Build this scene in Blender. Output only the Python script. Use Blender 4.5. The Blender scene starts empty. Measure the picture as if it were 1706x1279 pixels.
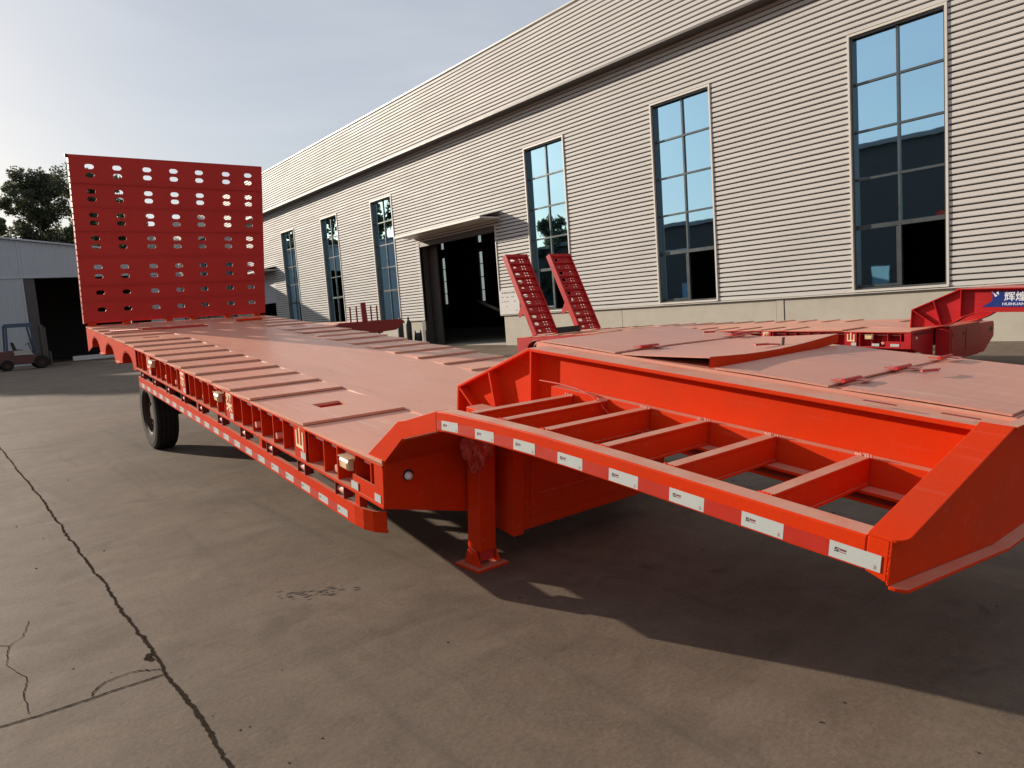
import bpy, bmesh, math, random
from mathutils import Vector, Matrix

random.seed(7)
scene = bpy.context.scene
COL = scene.collection
R = math.radians

# ------------------------------------------------------------------ camera
cam_data = bpy.data.cameras.new("camera")
cam = bpy.data.objects.new("camera", cam_data)
COL.objects.link(cam)
cam_data.sensor_fit = 'HORIZONTAL'
cam_data.sensor_width = 36.0
cam_data.lens = 36.0 * 1195.0 / 1706.0
cam_data.clip_start = 0.05
cam_data.clip_end = 3000.0
CX = Vector((0.7806, -0.6208, -0.0717))
CY = Vector((0.1209, 0.0372, 0.9920))
CZ = Vector((-0.6131, -0.7830, 0.1041))
m = Matrix((CX, CY, CZ)).transposed()
cam.matrix_world = Matrix.Translation((0, 0, 1.6)) @ m.to_4x4()
scene.camera = cam

# ------------------------------------------------------------------ light
SUN_EL = 17.2          # degrees above the horizon
SUN_AZ = 20.5          # degrees left of +Y
sun_to = Vector((-math.sin(R(SUN_AZ)) * math.cos(R(SUN_EL)),
                 math.cos(R(SUN_AZ)) * math.cos(R(SUN_EL)), math.sin(R(SUN_EL))))
world = bpy.data.worlds.new("World")
scene.world = world
world.use_nodes = True
wt = world.node_tree
wt.nodes.clear()
w_out = wt.nodes.new("ShaderNodeOutputWorld")
w_bg = wt.nodes.new("ShaderNodeBackground")
w_sky = wt.nodes.new("ShaderNodeTexSky")
w_sky.sky_type = 'NISHITA'
w_sky.sun_disc = False
w_sky.sun_elevation = R(SUN_EL)
w_sky.sun_rotation = R(-SUN_AZ)
w_sky.air_density = 1.0
w_sky.dust_density = 2.0
w_sky.ozone_density = 1.6
w_bg.inputs[1].default_value = 0.072
# thin high cloud veil drawn on the whole sky dome
w_tc = wt.nodes.new("ShaderNodeTexCoord")
w_map = wt.nodes.new("ShaderNodeMapping")
w_map.inputs['Scale'].default_value = (1.0, 1.6, 4.0)
w_map.inputs['Rotation'].default_value = (0.0, 0.2, 0.5)
w_noise = wt.nodes.new("ShaderNodeTexNoise")
w_noise.inputs['Scale'].default_value = 1.7
w_noise.inputs['Detail'].default_value = 7.0
w_noise.inputs['Roughness'].default_value = 0.55
w_noise.inputs['Distortion'].default_value = 0.6
w_ramp = wt.nodes.new("ShaderNodeValToRGB")
w_ramp.color_ramp.elements[0].position = 0.40
w_ramp.color_ramp.elements[0].color = (0.46, 0.46, 0.46, 1)
w_ramp.color_ramp.elements[1].position = 0.75
w_ramp.color_ramp.elements[1].color = (0.72, 0.72, 0.72, 1)
w_mix = wt.nodes.new("ShaderNodeMix")
w_mix.data_type = 'RGBA'
w_mix.inputs['B'].default_value = (7.6, 7.9, 8.5, 1)
L = wt.links.new
L(w_tc.outputs['Generated'], w_map.inputs['Vector'])
L(w_map.outputs['Vector'], w_noise.inputs['Vector'])
L(w_noise.outputs['Fac'], w_ramp.inputs['Fac'])
L(w_ramp.outputs['Color'], w_mix.inputs['Factor'])
L(w_sky.outputs['Color'], w_mix.inputs['A'])
L(w_mix.outputs['Result'], w_bg.inputs['Color'])
L(w_bg.outputs['Background'], w_out.inputs['Surface'])

sun_d = bpy.data.lights.new("sun", 'SUN')
sun_d.energy = 5.0
sun_d.angle = R(0.6)
sun_d.color = (1.0, 0.88, 0.73)
sun = bpy.data.objects.new("sun", sun_d)
COL.objects.link(sun)
sun.location = (-20, 40, 30)
sun.rotation_euler = sun_to.to_track_quat('Z', 'Y').to_euler()

scene.view_settings.view_transform = 'Standard'
scene.view_settings.look = 'None'
scene.view_settings.exposure = 0.44
scene.view_settings.gamma = 1.0
scene.view_settings.use_curve_mapping = False
scene.render.engine = 'CYCLES'
scene.cycles.max_bounces = 8
scene.cycles.glossy_bounces = 4
scene.cycles.transparent_max_bounces = 10
scene.cycles.caustics_reflective = False
scene.cycles.caustics_refractive = False


# ------------------------------------------------------------------ materials
def new_mat(name):
    mt = bpy.data.materials.new(name)
    mt.use_nodes = True
    nt = mt.node_tree
    b = nt.nodes.get("Principled BSDF")
    return mt, nt, b


def setin(b, key, val):
    if key in b.inputs:
        b.inputs[key].default_value = val


def paint(name, col, rough=0.4, var=0.12, dirt=0.0, dirtcol=(0.3, 0.25, 0.2), metal=0.0,
          scale=3.0, bump=0.0, bscale=60.0, spec=0.5, coat=0.0, rvar=0.12, stretch=(1, 1, 1), dust_sheen=0.0, dust_sheen_col=(0.60, 0.33, 0.23), scuff=0.0):
    mt, nt, b = new_mat(name)
    N = nt.nodes.new
    tc = N("ShaderNodeTexCoord")
    mp = N("ShaderNodeMapping")
    mp.inputs['Scale'].default_value = stretch
    nt.links.new(tc.outputs['Object'], mp.inputs['Vector'])
    n1 = N("ShaderNodeTexNoise")
    n1.inputs['Scale'].default_value = scale
    n1.inputs['Detail'].default_value = 6
    n1.inputs['Roughness'].default_value = 0.6
    nt.links.new(mp.outputs['Vector'], n1.inputs['Vector'])
    mix = N("ShaderNodeMix"); mix.data_type = 'RGBA'
    lo = [max(0, c * (1 - var)) for c in col]
    hi = [min(1, c * (1 + var)) for c in col]
    mix.inputs['A'].default_value = (*lo, 1)
    mix.inputs['B'].default_value = (*hi, 1)
    nt.links.new(n1.outputs['Fac'], mix.inputs['Factor'])
    last = mix.outputs['Result']
    if dirt > 0:
        n2 = N("ShaderNodeTexNoise")
        n2.inputs['Scale'].default_value = scale * 2.3
        n2.inputs['Detail'].default_value = 9
        n2.inputs['Roughness'].default_value = 0.7
        nt.links.new(mp.outputs['Vector'], n2.inputs['Vector'])
        rp = N("ShaderNodeValToRGB")
        rp.color_ramp.elements[0].position = 0.42
        rp.color_ramp.elements[0].color = (0, 0, 0, 1)
        rp.color_ramp.elements[1].position = 0.78
        rp.color_ramp.elements[1].color = (dirt, dirt, dirt, 1)
        nt.links.new(n2.outputs['Fac'], rp.inputs['Fac'])
        m2 = N("ShaderNodeMix"); m2.data_type = 'RGBA'
        m2.inputs['B'].default_value = (*dirtcol, 1)
        nt.links.new(rp.outputs['Color'], m2.inputs['Factor'])
        nt.links.new(last, m2.inputs['A'])
        last = m2.outputs['Result']
    if dust_sheen > 0:
        # dust tint on upward faces, with the sky's pink sheen painted into it
        ge = N("ShaderNodeNewGeometry"); sx = N("ShaderNodeSeparateXYZ")
        nt.links.new(ge.outputs['True Normal'], sx.inputs[0])
        m3 = N("ShaderNodeMapRange"); m3.inputs['From Min'].default_value = 0.965; m3.inputs['From Max'].default_value = 0.992
        m3.inputs['To Max'].default_value = dust_sheen
        nt.links.new(sx.outputs['Z'], m3.inputs['Value'])
        n4 = N("ShaderNodeTexNoise"); n4.inputs['Scale'].default_value = 6.0; n4.inputs['Detail'].default_value = 7
        nt.links.new(tc.outputs['Object'], n4.inputs['Vector'])
        m5 = N("ShaderNodeMapRange"); m5.inputs['From Min'].default_value = 0.3; m5.inputs['From Max'].default_value = 0.7
        m5.inputs['To Min'].default_value = 0.7; m5.inputs['To Max'].default_value = 1.1
        nt.links.new(n4.outputs['Fac'], m5.inputs['Value'])
        mm_ = N("ShaderNodeMath"); mm_.operation = 'MULTIPLY'; mm_.use_clamp = True
        nt.links.new(m3.outputs['Result'], mm_.inputs[0]); nt.links.new(m5.outputs['Result'], mm_.inputs[1])
        m4 = N("ShaderNodeMix"); m4.data_type = 'RGBA'
        m4.inputs['B'].default_value = (*dust_sheen_col, 1)
        nt.links.new(mm_.outputs[0], m4.inputs['Factor']); nt.links.new(last, m4.inputs['A'])
        last = m4.outputs['Result']
        m6 = N("ShaderNodeMapRange"); m6.inputs['To Min'].default_value = spec; m6.inputs['To Max'].default_value = 0.5
        nt.links.new(mm_.outputs[0], m6.inputs['Value']); nt.links.new(m6.outputs['Result'], b.inputs['Specular IOR Level'])
    if scuff > 0:
        # drag marks, boot marks and pale scratches
        for (st_, rot, sc_, p0, p1, colr, amt) in (((1.0, 0.06, 1), 0.25, 26, 0.60, 0.70, (0.80, 0.58, 0.46), 0.50), ((1.0, 0.05, 1), -1.1, 20, 0.62, 0.70, (0.30, 0.13, 0.10), 0.40),
                                             ((1.0, 0.30, 1), 0.1, 2.4, 0.52, 0.72, (0.42, 0.22, 0.17), 0.45), ((1, 1, 1), 0, 14, 0.66, 0.72, (0.34, 0.16, 0.12), 0.45)):
            mp2 = N("ShaderNodeMapping"); mp2.inputs['Scale'].default_value = st_; mp2.inputs['Rotation'].default_value = (0, 0, rot)
            nt.links.new(tc.outputs['Object'], mp2.inputs['Vector'])
            n5 = N("ShaderNodeTexNoise"); n5.inputs['Scale'].default_value = sc_; n5.inputs['Detail'].default_value = 5; n5.inputs['Distortion'].default_value = 0.3
            nt.links.new(mp2.outputs['Vector'], n5.inputs['Vector'])
            r5 = N("ShaderNodeMapRange"); r5.inputs['From Min'].default_value = p0; r5.inputs['From Max'].default_value = p1
            r5.inputs['To Max'].default_value = amt * scuff
            nt.links.new(n5.outputs['Fac'], r5.inputs['Value'])
            m7 = N("ShaderNodeMix"); m7.data_type = 'RGBA'; m7.inputs['B'].default_value = (*colr, 1)
            nt.links.new(r5.outputs['Result'], m7.inputs['Factor']); nt.links.new(last, m7.inputs['A'])
            last = m7.outputs['Result']
    nt.links.new(last, b.inputs['Base Color'])
    mr = N("ShaderNodeMapRange")
    mr.inputs['To Min'].default_value = max(0.02, rough - rvar)
    mr.inputs['To Max'].default_value = min(1, rough + rvar)
    nt.links.new(n1.outputs['Fac'], mr.inputs['Value'])
    nt.links.new(mr.outputs['Result'], b.inputs['Roughness'])
    setin(b, 'Metallic', metal)
    setin(b, 'Specular IOR Level', spec)
    setin(b, 'Coat Weight', coat)
    setin(b, 'Coat Roughness', 0.15)
    if bump > 0:
        n3 = N("ShaderNodeTexNoise")
        n3.inputs['Scale'].default_value = bscale
        n3.inputs['Detail'].default_value = 4
        nt.links.new(tc.outputs['Object'], n3.inputs['Vector'])
        bp = N("ShaderNodeBump")
        bp.inputs['Strength'].default_value = bump
        bp.inputs['Distance'].default_value = 0.01
        nt.links.new(n3.outputs['Fac'], bp.inputs['Height'])
        nt.links.new(bp.outputs['Normal'], b.inputs['Normal'])
    return mt


def concrete_ground():
    mt, nt, b = new_mat("yard_concrete")
    N = nt.nodes.new; K = nt.links.new
    tc = N("ShaderNodeTexCoord")

    def noise(scale, detail, rough, dist=0.0, st=(1, 1, 1)):
        mp = N("ShaderNodeMapping"); mp.inputs['Scale'].default_value = st
        K(tc.outputs['Object'], mp.inputs['Vector'])
        n = N("ShaderNodeTexNoise")
        n.inputs['Scale'].default_value = scale
        n.inputs['Detail'].default_value = detail
        n.inputs['Roughness'].default_value = rough
        n.inputs['Distortion'].default_value = dist
        K(mp.outputs['Vector'], n.inputs['Vector'])
        return n.outputs['Fac']

    def ramp(f, p0, c0, p1, c1):
        r = N("ShaderNodeValToRGB")
        r.color_ramp.elements[0].position = p0; r.color_ramp.elements[0].color = (*c0, 1)
        r.color_ramp.elements[1].position = p1; r.color_ramp.elements[1].color = (*c1, 1)
        K(f, r.inputs['Fac'])
        return r.outputs['Color']

    def mixc(a, bb, fac, mode='MIX'):
        x = N("ShaderNodeMix"); x.data_type = 'RGBA'; x.blend_type = mode
        if isinstance(fac, float): x.inputs['Factor'].default_value = fac
        else: K(fac, x.inputs['Factor'])
        K(a, x.inputs['A'])
        if isinstance(bb, tuple): x.inputs['B'].default_value = (*bb, 1)
        else: K(bb, x.inputs['B'])
        return x.outputs['Result']

    base = ramp(noise(0.55, 6, 0.6, 0.4), 0.30, (0.130, 0.100, 0.075), 0.72, (0.188, 0.149, 0.115))
    mid = ramp(noise(3.5, 8, 0.68, 0.8), 0.30, (0.80, 0.79, 0.78), 0.70, (1.12, 1.11, 1.10))
    c = mixc(base, mid, 1.0, 'MULTIPLY')
    fine = ramp(noise(48, 8, 0.75), 0.30, (0.77, 0.77, 0.77), 0.70, (1.19, 1.19, 1.19))
    c = mixc(c, fine, 1.0, 'MULTIPLY')
    # swept streaks, tyre smears and dark damp blotches
    strk = ramp(noise(1.3, 7, 0.62, 1.2, (0.35, 1.6, 1)), 0.50, (0, 0, 0), 0.72, (0.45, 0.45, 0.45))
    c = mixc(c, (0.195, 0.158, 0.124), strk)
    blot = ramp(noise(0.9, 5, 0.55, 1.6), 0.60, (0, 0, 0), 0.70, (0.40, 0.40, 0.40))
    c = mixc(c, (0.078, 0.061, 0.047), blot)
    trk = ramp(noise(1.6, 6, 0.6, 0.5, (2.6, 0.16, 1)), 0.56, (0, 0, 0), 0.68, (0.42, 0.42, 0.42))
    c = mixc(c, (0.085, 0.070, 0.057), trk)
    oil = ramp(noise(2.3, 4, 0.5, 0.9), 0.68, (0, 0, 0), 0.74, (0.5, 0.5, 0.5))
    c = mixc(c, (0.065, 0.052, 0.042), oil)
    spots = ramp(noise(7.5, 3, 0.5, 0.3), 0.70, (0, 0, 0), 0.76, (0.55, 0.55, 0.55))
    c = mixc(c, (0.10, 0.085, 0.07), spots)
    speck = ramp(noise(160, 2, 0.5), 0.70, (0, 0, 0), 0.74, (0.7, 0.7, 0.7))
    c = mixc(c, (0.07, 0.055, 0.045), speck)
    K(c, b.inputs['Base Color'])
    rr = N("ShaderNodeMapRange")
    rr.inputs['To Min'].default_value = 0.62; rr.inputs['To Max'].default_value = 0.9
    K(noise(2.2, 5, 0.6), rr.inputs['Value'])
    K(rr.outputs['Result'], b.inputs['Roughness'])
    setin(b, 'Specular IOR Level', 0.12)
    bp = N("ShaderNodeBump"); bp.inputs['Strength'].default_value = 0.40; bp.inputs['Distance'].default_value = 0.006
    K(noise(38, 8, 0.7), bp.inputs['Height'])
    bp2 = N("ShaderNodeBump"); bp2.inputs['Strength'].default_value = 0.16; bp2.inputs['Distance'].default_value = 0.03
    K(noise(1.8, 4, 0.5), bp2.inputs['Height'])
    K(bp.outputs['Normal'], bp2.inputs['Normal'])
    K(bp2.outputs['Normal'], b.inputs['Normal'])
    return mt


def tread_plate():
    """Painted chequer plate: small raised lozenges in relief."""
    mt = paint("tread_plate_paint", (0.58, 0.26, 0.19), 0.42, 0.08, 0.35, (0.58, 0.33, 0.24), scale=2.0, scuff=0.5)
    nt = mt.node_tree; N = nt.nodes.new; K = nt.links.new
    b = nt.nodes["Principled BSDF"]
    tc = N("ShaderNodeTexCoord")
    outs = []
    for ang in (0.785, -0.785):
        mp = N("ShaderNodeMapping")
        mp.inputs['Rotation'].default_value = (0, 0, ang)
        mp.inputs['Scale'].default_value = (30, 11, 1)
        K(tc.outputs['Object'], mp.inputs['Vector'])
        v = N("ShaderNodeTexVoronoi")
        v.inputs['Scale'].default_value = 1.0
        v.inputs['Randomness'].default_value = 0.0
        v.voronoi_dimensions = '2D'
        K(mp.outputs['Vector'], v.inputs['Vector'])
        r = N("ShaderNodeMapRange")
        r.inputs['From Min'].default_value = 0.18; r.inputs['From Max'].default_value = 0.30
        r.inputs['To Min'].default_value = 1.0; r.inputs['To Max'].default_value = 0.0
        K(v.outputs['Distance'], r.inputs['Value'])
        outs.append(r.outputs['Result'])
    mx = N("ShaderNodeMath"); mx.operation = 'MAXIMUM'
    K(outs[0], mx.inputs[0]); K(outs[1], mx.inputs[1])
    bp = N("ShaderNodeBump"); bp.inputs['Strength'].default_value = 0.22; bp.inputs['Distance'].default_value = 0.002
    K(mx.outputs[0], bp.inputs['Height'])
    K(bp.outputs['Normal'], b.inputs['Normal'])
    return mt


def window_glass(name, tint, refl, mixf):
    mt = bpy.data.materials.new(name); mt.use_nodes = True
    nt = mt.node_tree; nt.nodes.clear(); N = nt.nodes.new; K = nt.links.new
    o = N("ShaderNodeOutputMaterial"); mx = N("ShaderNodeMixShader")
    tr = N("ShaderNodeBsdfTransparent"); tr.inputs[0].default_value = (*tint, 1)
    gl = N("ShaderNodeBsdfGlossy"); gl.inputs[0].default_value = (*refl, 1); gl.inputs['Roughness'].default_value = 0.015
    lw = N("ShaderNodeLayerWeight"); lw.inputs[0].default_value = 0.5
    fr = N("ShaderNodeMath"); fr.operation = 'POWER'; fr.inputs[1].default_value = 4.0
    K(lw.outputs['Facing'], fr.inputs[0])
    mr = N("ShaderNodeMapRange"); mr.inputs['To Min'].default_value = mixf; mr.inputs['To Max'].default_value = 1.0
    tc = N("ShaderNodeTexCoord"); nz = N("ShaderNodeTexNoise"); nz.inputs['Scale'].default_value = 0.9
    bp = N("ShaderNodeBump"); bp.inputs['Strength'].default_value = 0.02; bp.inputs['Distance'].default_value = 0.05
    K(tc.outputs['Object'], nz.inputs['Vector']); K(nz.outputs['Fac'], bp.inputs['Height'])
    K(bp.outputs['Normal'], gl.inputs['Normal'])
    K(fr.outputs[0], mr.inputs['Value']); K(mr.outputs['Result'], mx.inputs[0])
    K(tr.outputs[0], mx.inputs[1]); K(gl.outputs[0], mx.inputs[2]); K(mx.outputs[0], o.inputs['Surface'])
    return mt


def leaf_mat(name, c0, c1):
    mt, nt, b = new_mat(name)
    N = nt.nodes.new; K = nt.links.new
    g = N("ShaderNodeNewGeometry")
    rp = N("ShaderNodeValToRGB")
    rp.color_ramp.elements[0].color = (*c0, 1); rp.color_ramp.elements[1].color = (*c1, 1)
    K(g.outputs['Random Per Island'], rp.inputs['Fac'])
    K(rp.outputs['Color'], b.inputs['Base Color'])
    b.inputs['Roughness'].default_value = 0.6
    tr = N("ShaderNodeBsdfTranslucent"); K(rp.outputs['Color'], tr.inputs[0])
    mx = N("ShaderNodeMixShader"); mx.inputs[0].default_value = 0.5
    o = nt.nodes["Material Output"]
    K(b.outputs[0], mx.inputs[1]); K(tr.outputs[0], mx.inputs[2]); K(mx.outputs[0], o.inputs['Surface'])
    return mt


M = {}
M['red'] = paint("trailer_red_paint", (0.64, 0.037, 0.005), 0.50, 0.14, 0.40, (0.38, 0.045, 0.016), scale=1.6, bump=0.06, bscale=60, scuff=0.07, spec=0.05, dust_sheen=0.9)
M['redshade'] = paint("ramp_red_paint", (0.52, 0.022, 0.018), 0.45, 0.10, 0.12, (0.30, 0.08, 0.06), scale=2.0, dust_sheen=0.5)
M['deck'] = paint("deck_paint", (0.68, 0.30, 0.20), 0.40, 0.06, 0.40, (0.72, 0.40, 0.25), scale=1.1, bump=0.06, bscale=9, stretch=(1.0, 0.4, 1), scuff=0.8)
M['tread'] = tread_plate()
M['crimson'] = paint("crimson_paint", (0.46, 0.010, 0.014), 0.42, 0.14, 0.35, (0.25, 0.02, 0.02), scale=2.0, spec=0.3, scuff=0.05, dust_sheen=0.5)
M['maroon'] = paint("maroon_paint", (0.24, 0.016, 0.014), 0.5, 0.12)
M['film'] = paint("sprayed_film", (0.50, 0.05, 0.035), 0.28, 0.15, scale=9, spec=0.5)
M['tape_white'] = paint("white_reflective_tape", (0.50, 0.53, 0.51), 0.40, 0.05, 0.15, (0.4, 0.4, 0.38), scale=14)
M['tape_red'] = paint("red_reflective_tape", (0.47, 0.022, 0.009), 0.42, 0.08, scale=14)
M['logo_red'] = paint("logo_red_print", (0.25, 0.02, 0.03), 0.5, 0.05)
M['logo_dark'] = paint("logo_dark_print", (0.06, 0.03, 0.05), 0.5, 0.05)
M['letter_gold'] = paint("gold_white_lettering", (0.85, 0.66, 0.42), 0.45, 0.08, scale=9)
M['letter_white'] = paint("white_lettering", (0.8, 0.8, 0.8), 0.45, 0.04)
M['sign_blue'] = paint("blue_sign_film", (0.012, 0.035, 0.20), 0.35, 0.08)
M['amber'] = paint("amber_lamp_lens", (0.85, 0.55, 0.28), 0.25, 0.10, scale=20)
M['cream'] = paint("cream_plastic", (0.62, 0.46, 0.29), 0.4, 0.08, scale=20)
M['white'] = paint("white_plastic", (0.75, 0.73, 0.72), 0.35, 0.05)
M['pinkplug'] = paint("painted_pipe_end", (0.72, 0.30, 0.22), 0.35, 0.1, scale=10)
M['tyre'] = paint("tyre_rubber", (0.026, 0.021, 0.019), 0.85, 0.2, 0.30, (0.06, 0.047, 0.038), scale=5, bump=0.2, bscale=40, spec=0.15)
M['rim'] = paint("rusty_rim_steel", (0.065, 0.034, 0.027), 0.7, 0.2, 0.3, (0.05, 0.035, 0.028), scale=8, spec=0.2)
M['black'] = paint("black_steel", (0.02, 0.02, 0.022), 0.55, 0.1)
M['darksteel'] = paint("dark_steel", (0.07, 0.055, 0.05), 0.5, 0.15)
M['clad'] = paint("cream_sheet_cladding", (0.575, 0.555, 0.53), 0.60, 0.07, 0.30, (0.45, 0.43, 0.40), scale=0.8, stretch=(1, 0.25, 2.0), spec=0.25)
M['flash'] = paint("sheet_flashing", (0.56, 0.53, 0.48), 0.4, 0.05)
M['alu'] = paint("window_aluminium", (0.11, 0.125, 0.13), 0.30, 0.08, metal=0.5)
M['trim'] = paint("window_trim_sheet", (0.62, 0.58, 0.52), 0.45, 0.05)
M['plinth'] = paint("plinth_concrete", (0.46, 0.42, 0.35), 0.85, 0.12, 0.4, (0.30, 0.28, 0.23), scale=0.9, bump=0.2, bscale=30)
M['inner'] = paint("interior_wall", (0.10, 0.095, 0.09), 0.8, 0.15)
M['roofdark'] = paint("roof_sheet", (0.20, 0.20, 0.21), 0.6, 0.1)
M['greysheet'] = paint("grey_blue_sheet", (0.47, 0.48, 0.50), 0.6, 0.07, 0.2, (0.36, 0.37, 0.38), scale=0.4, stretch=(4, 1, 0.5))
M['glass'] = window_glass("blue_window_glass", (0.10, 0.13, 0.15), (0.52, 0.82, 1.0), 0.92)
M['glass_clear'] = window_glass("plain_glass", (0.75, 0.8, 0.8), (0.9, 0.95, 1.0), 0.05)
M['trunk'] = paint("bark", (0.11, 0.085, 0.065), 0.9, 0.25, scale=4, bump=0.4, bscale=15)
M['leafA'] = leaf_mat("poplar_leaves", (0.060, 0.072, 0.038), (0.165, 0.180, 0.095))
M['leafB'] = leaf_mat("dark_leaves", (0.052, 0.062, 0.038), (0.140, 0.155, 0.088))
M['soil'] = paint("joint_dirt", (0.034, 0.025, 0.019), 0.95, 0.5, 0.5, (0.085, 0.064, 0.048), scale=30, bump=0.3, bscale=90, spec=0.0)
M['stone'] = paint("grit", (0.065, 0.052, 0.042), 0.9, 0.5, scale=30)
M['ground'] = concrete_ground()
M['fork_body'] = paint("forklift_red_paint", (0.11, 0.032, 0.026), 0.5, 0.2, 0.3, (0.08, 0.06, 0.05), scale=3)
M['fork_blue'] = paint("forklift_blue_paint", (0.05, 0.085, 0.14), 0.5, 0.15)
M['fork_white'] = paint("forklift_white_panel", (0.42, 0.40, 0.36), 0.5, 0.1)
M['cyl'] = paint("gas_cylinder_paint", (0.03, 0.032, 0.036), 0.45, 0.15, 0.3, (0.08, 0.07, 0.06), scale=6)
M['brick'] = paint("dull_render", (0.065, 0.058, 0.056), 0.8, 0.15, 0.3, (0.04, 0.035, 0.035), scale=0.6)


# ------------------------------------------------------------------ mesh builders
class MB:
    def __init__(self):
        self.v = []; self.f = []

    def add(self, vs, fs):
        o = len(self.v)
        self.v += [tuple(p) for p in vs]
        self.f += [tuple(i + o for i in q) for q in fs]
        return self

    def box(self, x0, x1, y0, y1, z0, z1, n=1):
        """axis box, cut into n pieces along y"""
        vs = []; fs = []
        for i in range(n + 1):
            y = y0 + (y1 - y0) * i / n
            vs += [(x0, y, z0), (x1, y, z0), (x1, y, z1), (x0, y, z1)]
        for i in range(n):
            a = 4 * i; b = a + 4
            for k in range(4):
                k2 = (k + 1) % 4
                fs.append((a + k, a + k2, b + k2, b + k))
        fs.append((3, 2, 1, 0)); e = 4 * n
        fs.append((e, e + 1, e + 2, e + 3))
        return self.add(vs, fs)

    def prism(self, poly, axis, a0, a1):
        """poly: 2D points in the two other axes (order x,y,z), extruded along axis from a0 to a1"""
        n = len(poly)
        def p3(p, a):
            q = list(p); q.insert(axis, a); return tuple(q)
        vs = [p3(p, a0) for p in poly] + [p3(p, a1) for p in poly]
        fs = [tuple(range(n - 1, -1, -1)), tuple(range(n, 2 * n))]
        for i in range(n):
            j = (i + 1) % n
            fs.append((i, j, n + j, n + i))
        return self.add(vs, fs)

    def tube(self, p0, p1, r0, r1=None, n=10, cap=True):
        if r1 is None: r1 = r0
        p0 = Vector(p0); p1 = Vector(p1)
        d = (p1 - p0)
        if d.length < 1e-6: return self
        d.normalize()
        a = d.orthogonal().normalized(); b = d.cross(a)
        vs = []
        for p, r in ((p0, r0), (p1, r1)):
            for i in range(n):
                t = 2 * math.pi * i / n
                vs.append(p + a * (r * math.cos(t)) + b * (r * math.sin(t)))
        fs = [(i, (i + 1) % n, n + (i + 1) % n, n + i) for i in range(n)]
        if cap:
            fs += [tuple(range(n - 1, -1, -1)), tuple(range(n, 2 * n))]
        return self.add(vs, fs)

    def lathe(self, prof, center, axis, n=28):
        """prof: (radius, offset along axis); closed ring surface"""
        c = Vector(center); ax = Vector(axis).normalized()
        a = ax.orthogonal().normalized(); b = ax.cross(a)
        vs = []; m_ = len(prof)
        for i in range(n):
            t = 2 * math.pi * i / n
            rd = a * math.cos(t) + b * math.sin(t)
            for (r, o) in prof:
                vs.append(c + rd * r + ax * o)
        fs = []
        for i in range(n):
            j = (i + 1) % n
            for k in range(m_ - 1):
                fs.append((i * m_ + k, i * m_ + k + 1, j * m_ + k + 1, j * m_ + k))
        return self.add(vs, fs)

    def obj(self, name, mat, parent=None, fn=None, smooth=False, bevel=0.0):
        vs = [fn(p) for p in self.v] if fn else self.v
        me = bpy.data.meshes.new(name)
        me.from_pydata(vs, [], self.f)
        me.validate()
        bmx = bmesh.new(); bmx.from_mesh(me)
        bmesh.ops.recalc_face_normals(bmx, faces=bmx.faces)
        bmx.to_mesh(me); bmx.free()
        if smooth:
            for p in me.polygons: p.use_smooth = True
        me.materials.append(mat)
        o = bpy.data.objects.new(name, me)
        COL.objects.link(o)
        if parent is not None: o.parent = parent
        if bevel > 0:
            bv = o.modifiers.new("edge", 'BEVEL')
            bv.width = bevel; bv.segments = 2; bv.limit_method = 'ANGLE'; bv.angle_limit = R(40)
        return o


def tag(o, label, cat, group=None, kind=None):
    if label: o["label"] = label
    if cat: o["category"] = cat
    if group: o["group"] = group
    if kind: o["kind"] = kind
    return o


def empty(name, loc=(0, 0, 0), rot=(0, 0, 0)):
    o = bpy.data.objects.new(name, None)
    o.empty_display_size = 0.3
    o.location = loc; o.rotation_euler = rot
    COL.objects.link(o)
    return o


def copy_part(o, parent, loc=None):
    c = o.copy(); COL.objects.link(c); c.parent = parent
    if loc is not None: c.location = loc
    return c


def sheet_with_holes(outer, holes, thick):
    """2D outline with holes -> solid plate mesh data (verts, faces) with z = -thick/2..thick/2"""
    cu = bpy.data.curves.new("tmp", 'CURVE')
    cu.dimensions = '2D'; cu.fill_mode = 'BOTH'; cu.extrude = thick / 2
    for loop in [outer] + holes:
        sp = cu.splines.new('POLY'); sp.points.add(len(loop) - 1)
        for i, p in enumerate(loop): sp.points[i].co = (p[0], p[1], 0, 1)
        sp.use_cyclic_u = True
    ob = bpy.data.objects.new("tmp", cu); COL.objects.link(ob)
    dg = bpy.context.evaluated_depsgraph_get()
    me = bpy.data.meshes.new_from_object(ob.evaluated_get(dg))
    vs = [tuple(v.co) for v in me.vertices]; fs = [tuple(p.vertices) for p in me.polygons]
    bpy.data.objects.remove(ob); bpy.data.curves.remove(cu); bpy.data.meshes.remove(me)
    return vs, fs


def text_mesh(txt, size, thick=0.002, bold=0.0):
    cu = bpy.data.curves.new("tmp", 'FONT')
    cu.body = txt; cu.size = size; cu.extrude = thick / 2; cu.offset = bold
    cu.align_x = 'CENTER'; cu.align_y = 'CENTER'; cu.resolution_u = 2
    ob = bpy.data.objects.new("tmp", cu); COL.objects.link(ob)
    bpy.context.view_layer.update()
    dg = bpy.context.evaluated_depsgraph_get()
    me = bpy.data.meshes.new_from_object(ob.evaluated_get(dg))
    vs = [tuple(v.co) for v in me.vertices]; fs = [tuple(p.vertices) for p in me.polygons]
    bpy.data.objects.remove(ob); bpy.data.curves.remove(cu); bpy.data.meshes.remove(me)
    return vs, fs


def stadium(cx, cy, lx, ly, n=5):
    r = ly / 2; h = lx / 2 - r
    pts = []
    for i in range(n + 1):
        t = -math.pi / 2 + math.pi * i / n
        pts.append((cx + h + r * math.cos(t), cy + r * math.sin(t)))
    for i in range(n + 1):
        t = math.pi / 2 + math.pi * i / n
        pts.append((cx - h + r * math.cos(t), cy + r * math.sin(t)))
    return pts


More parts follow.
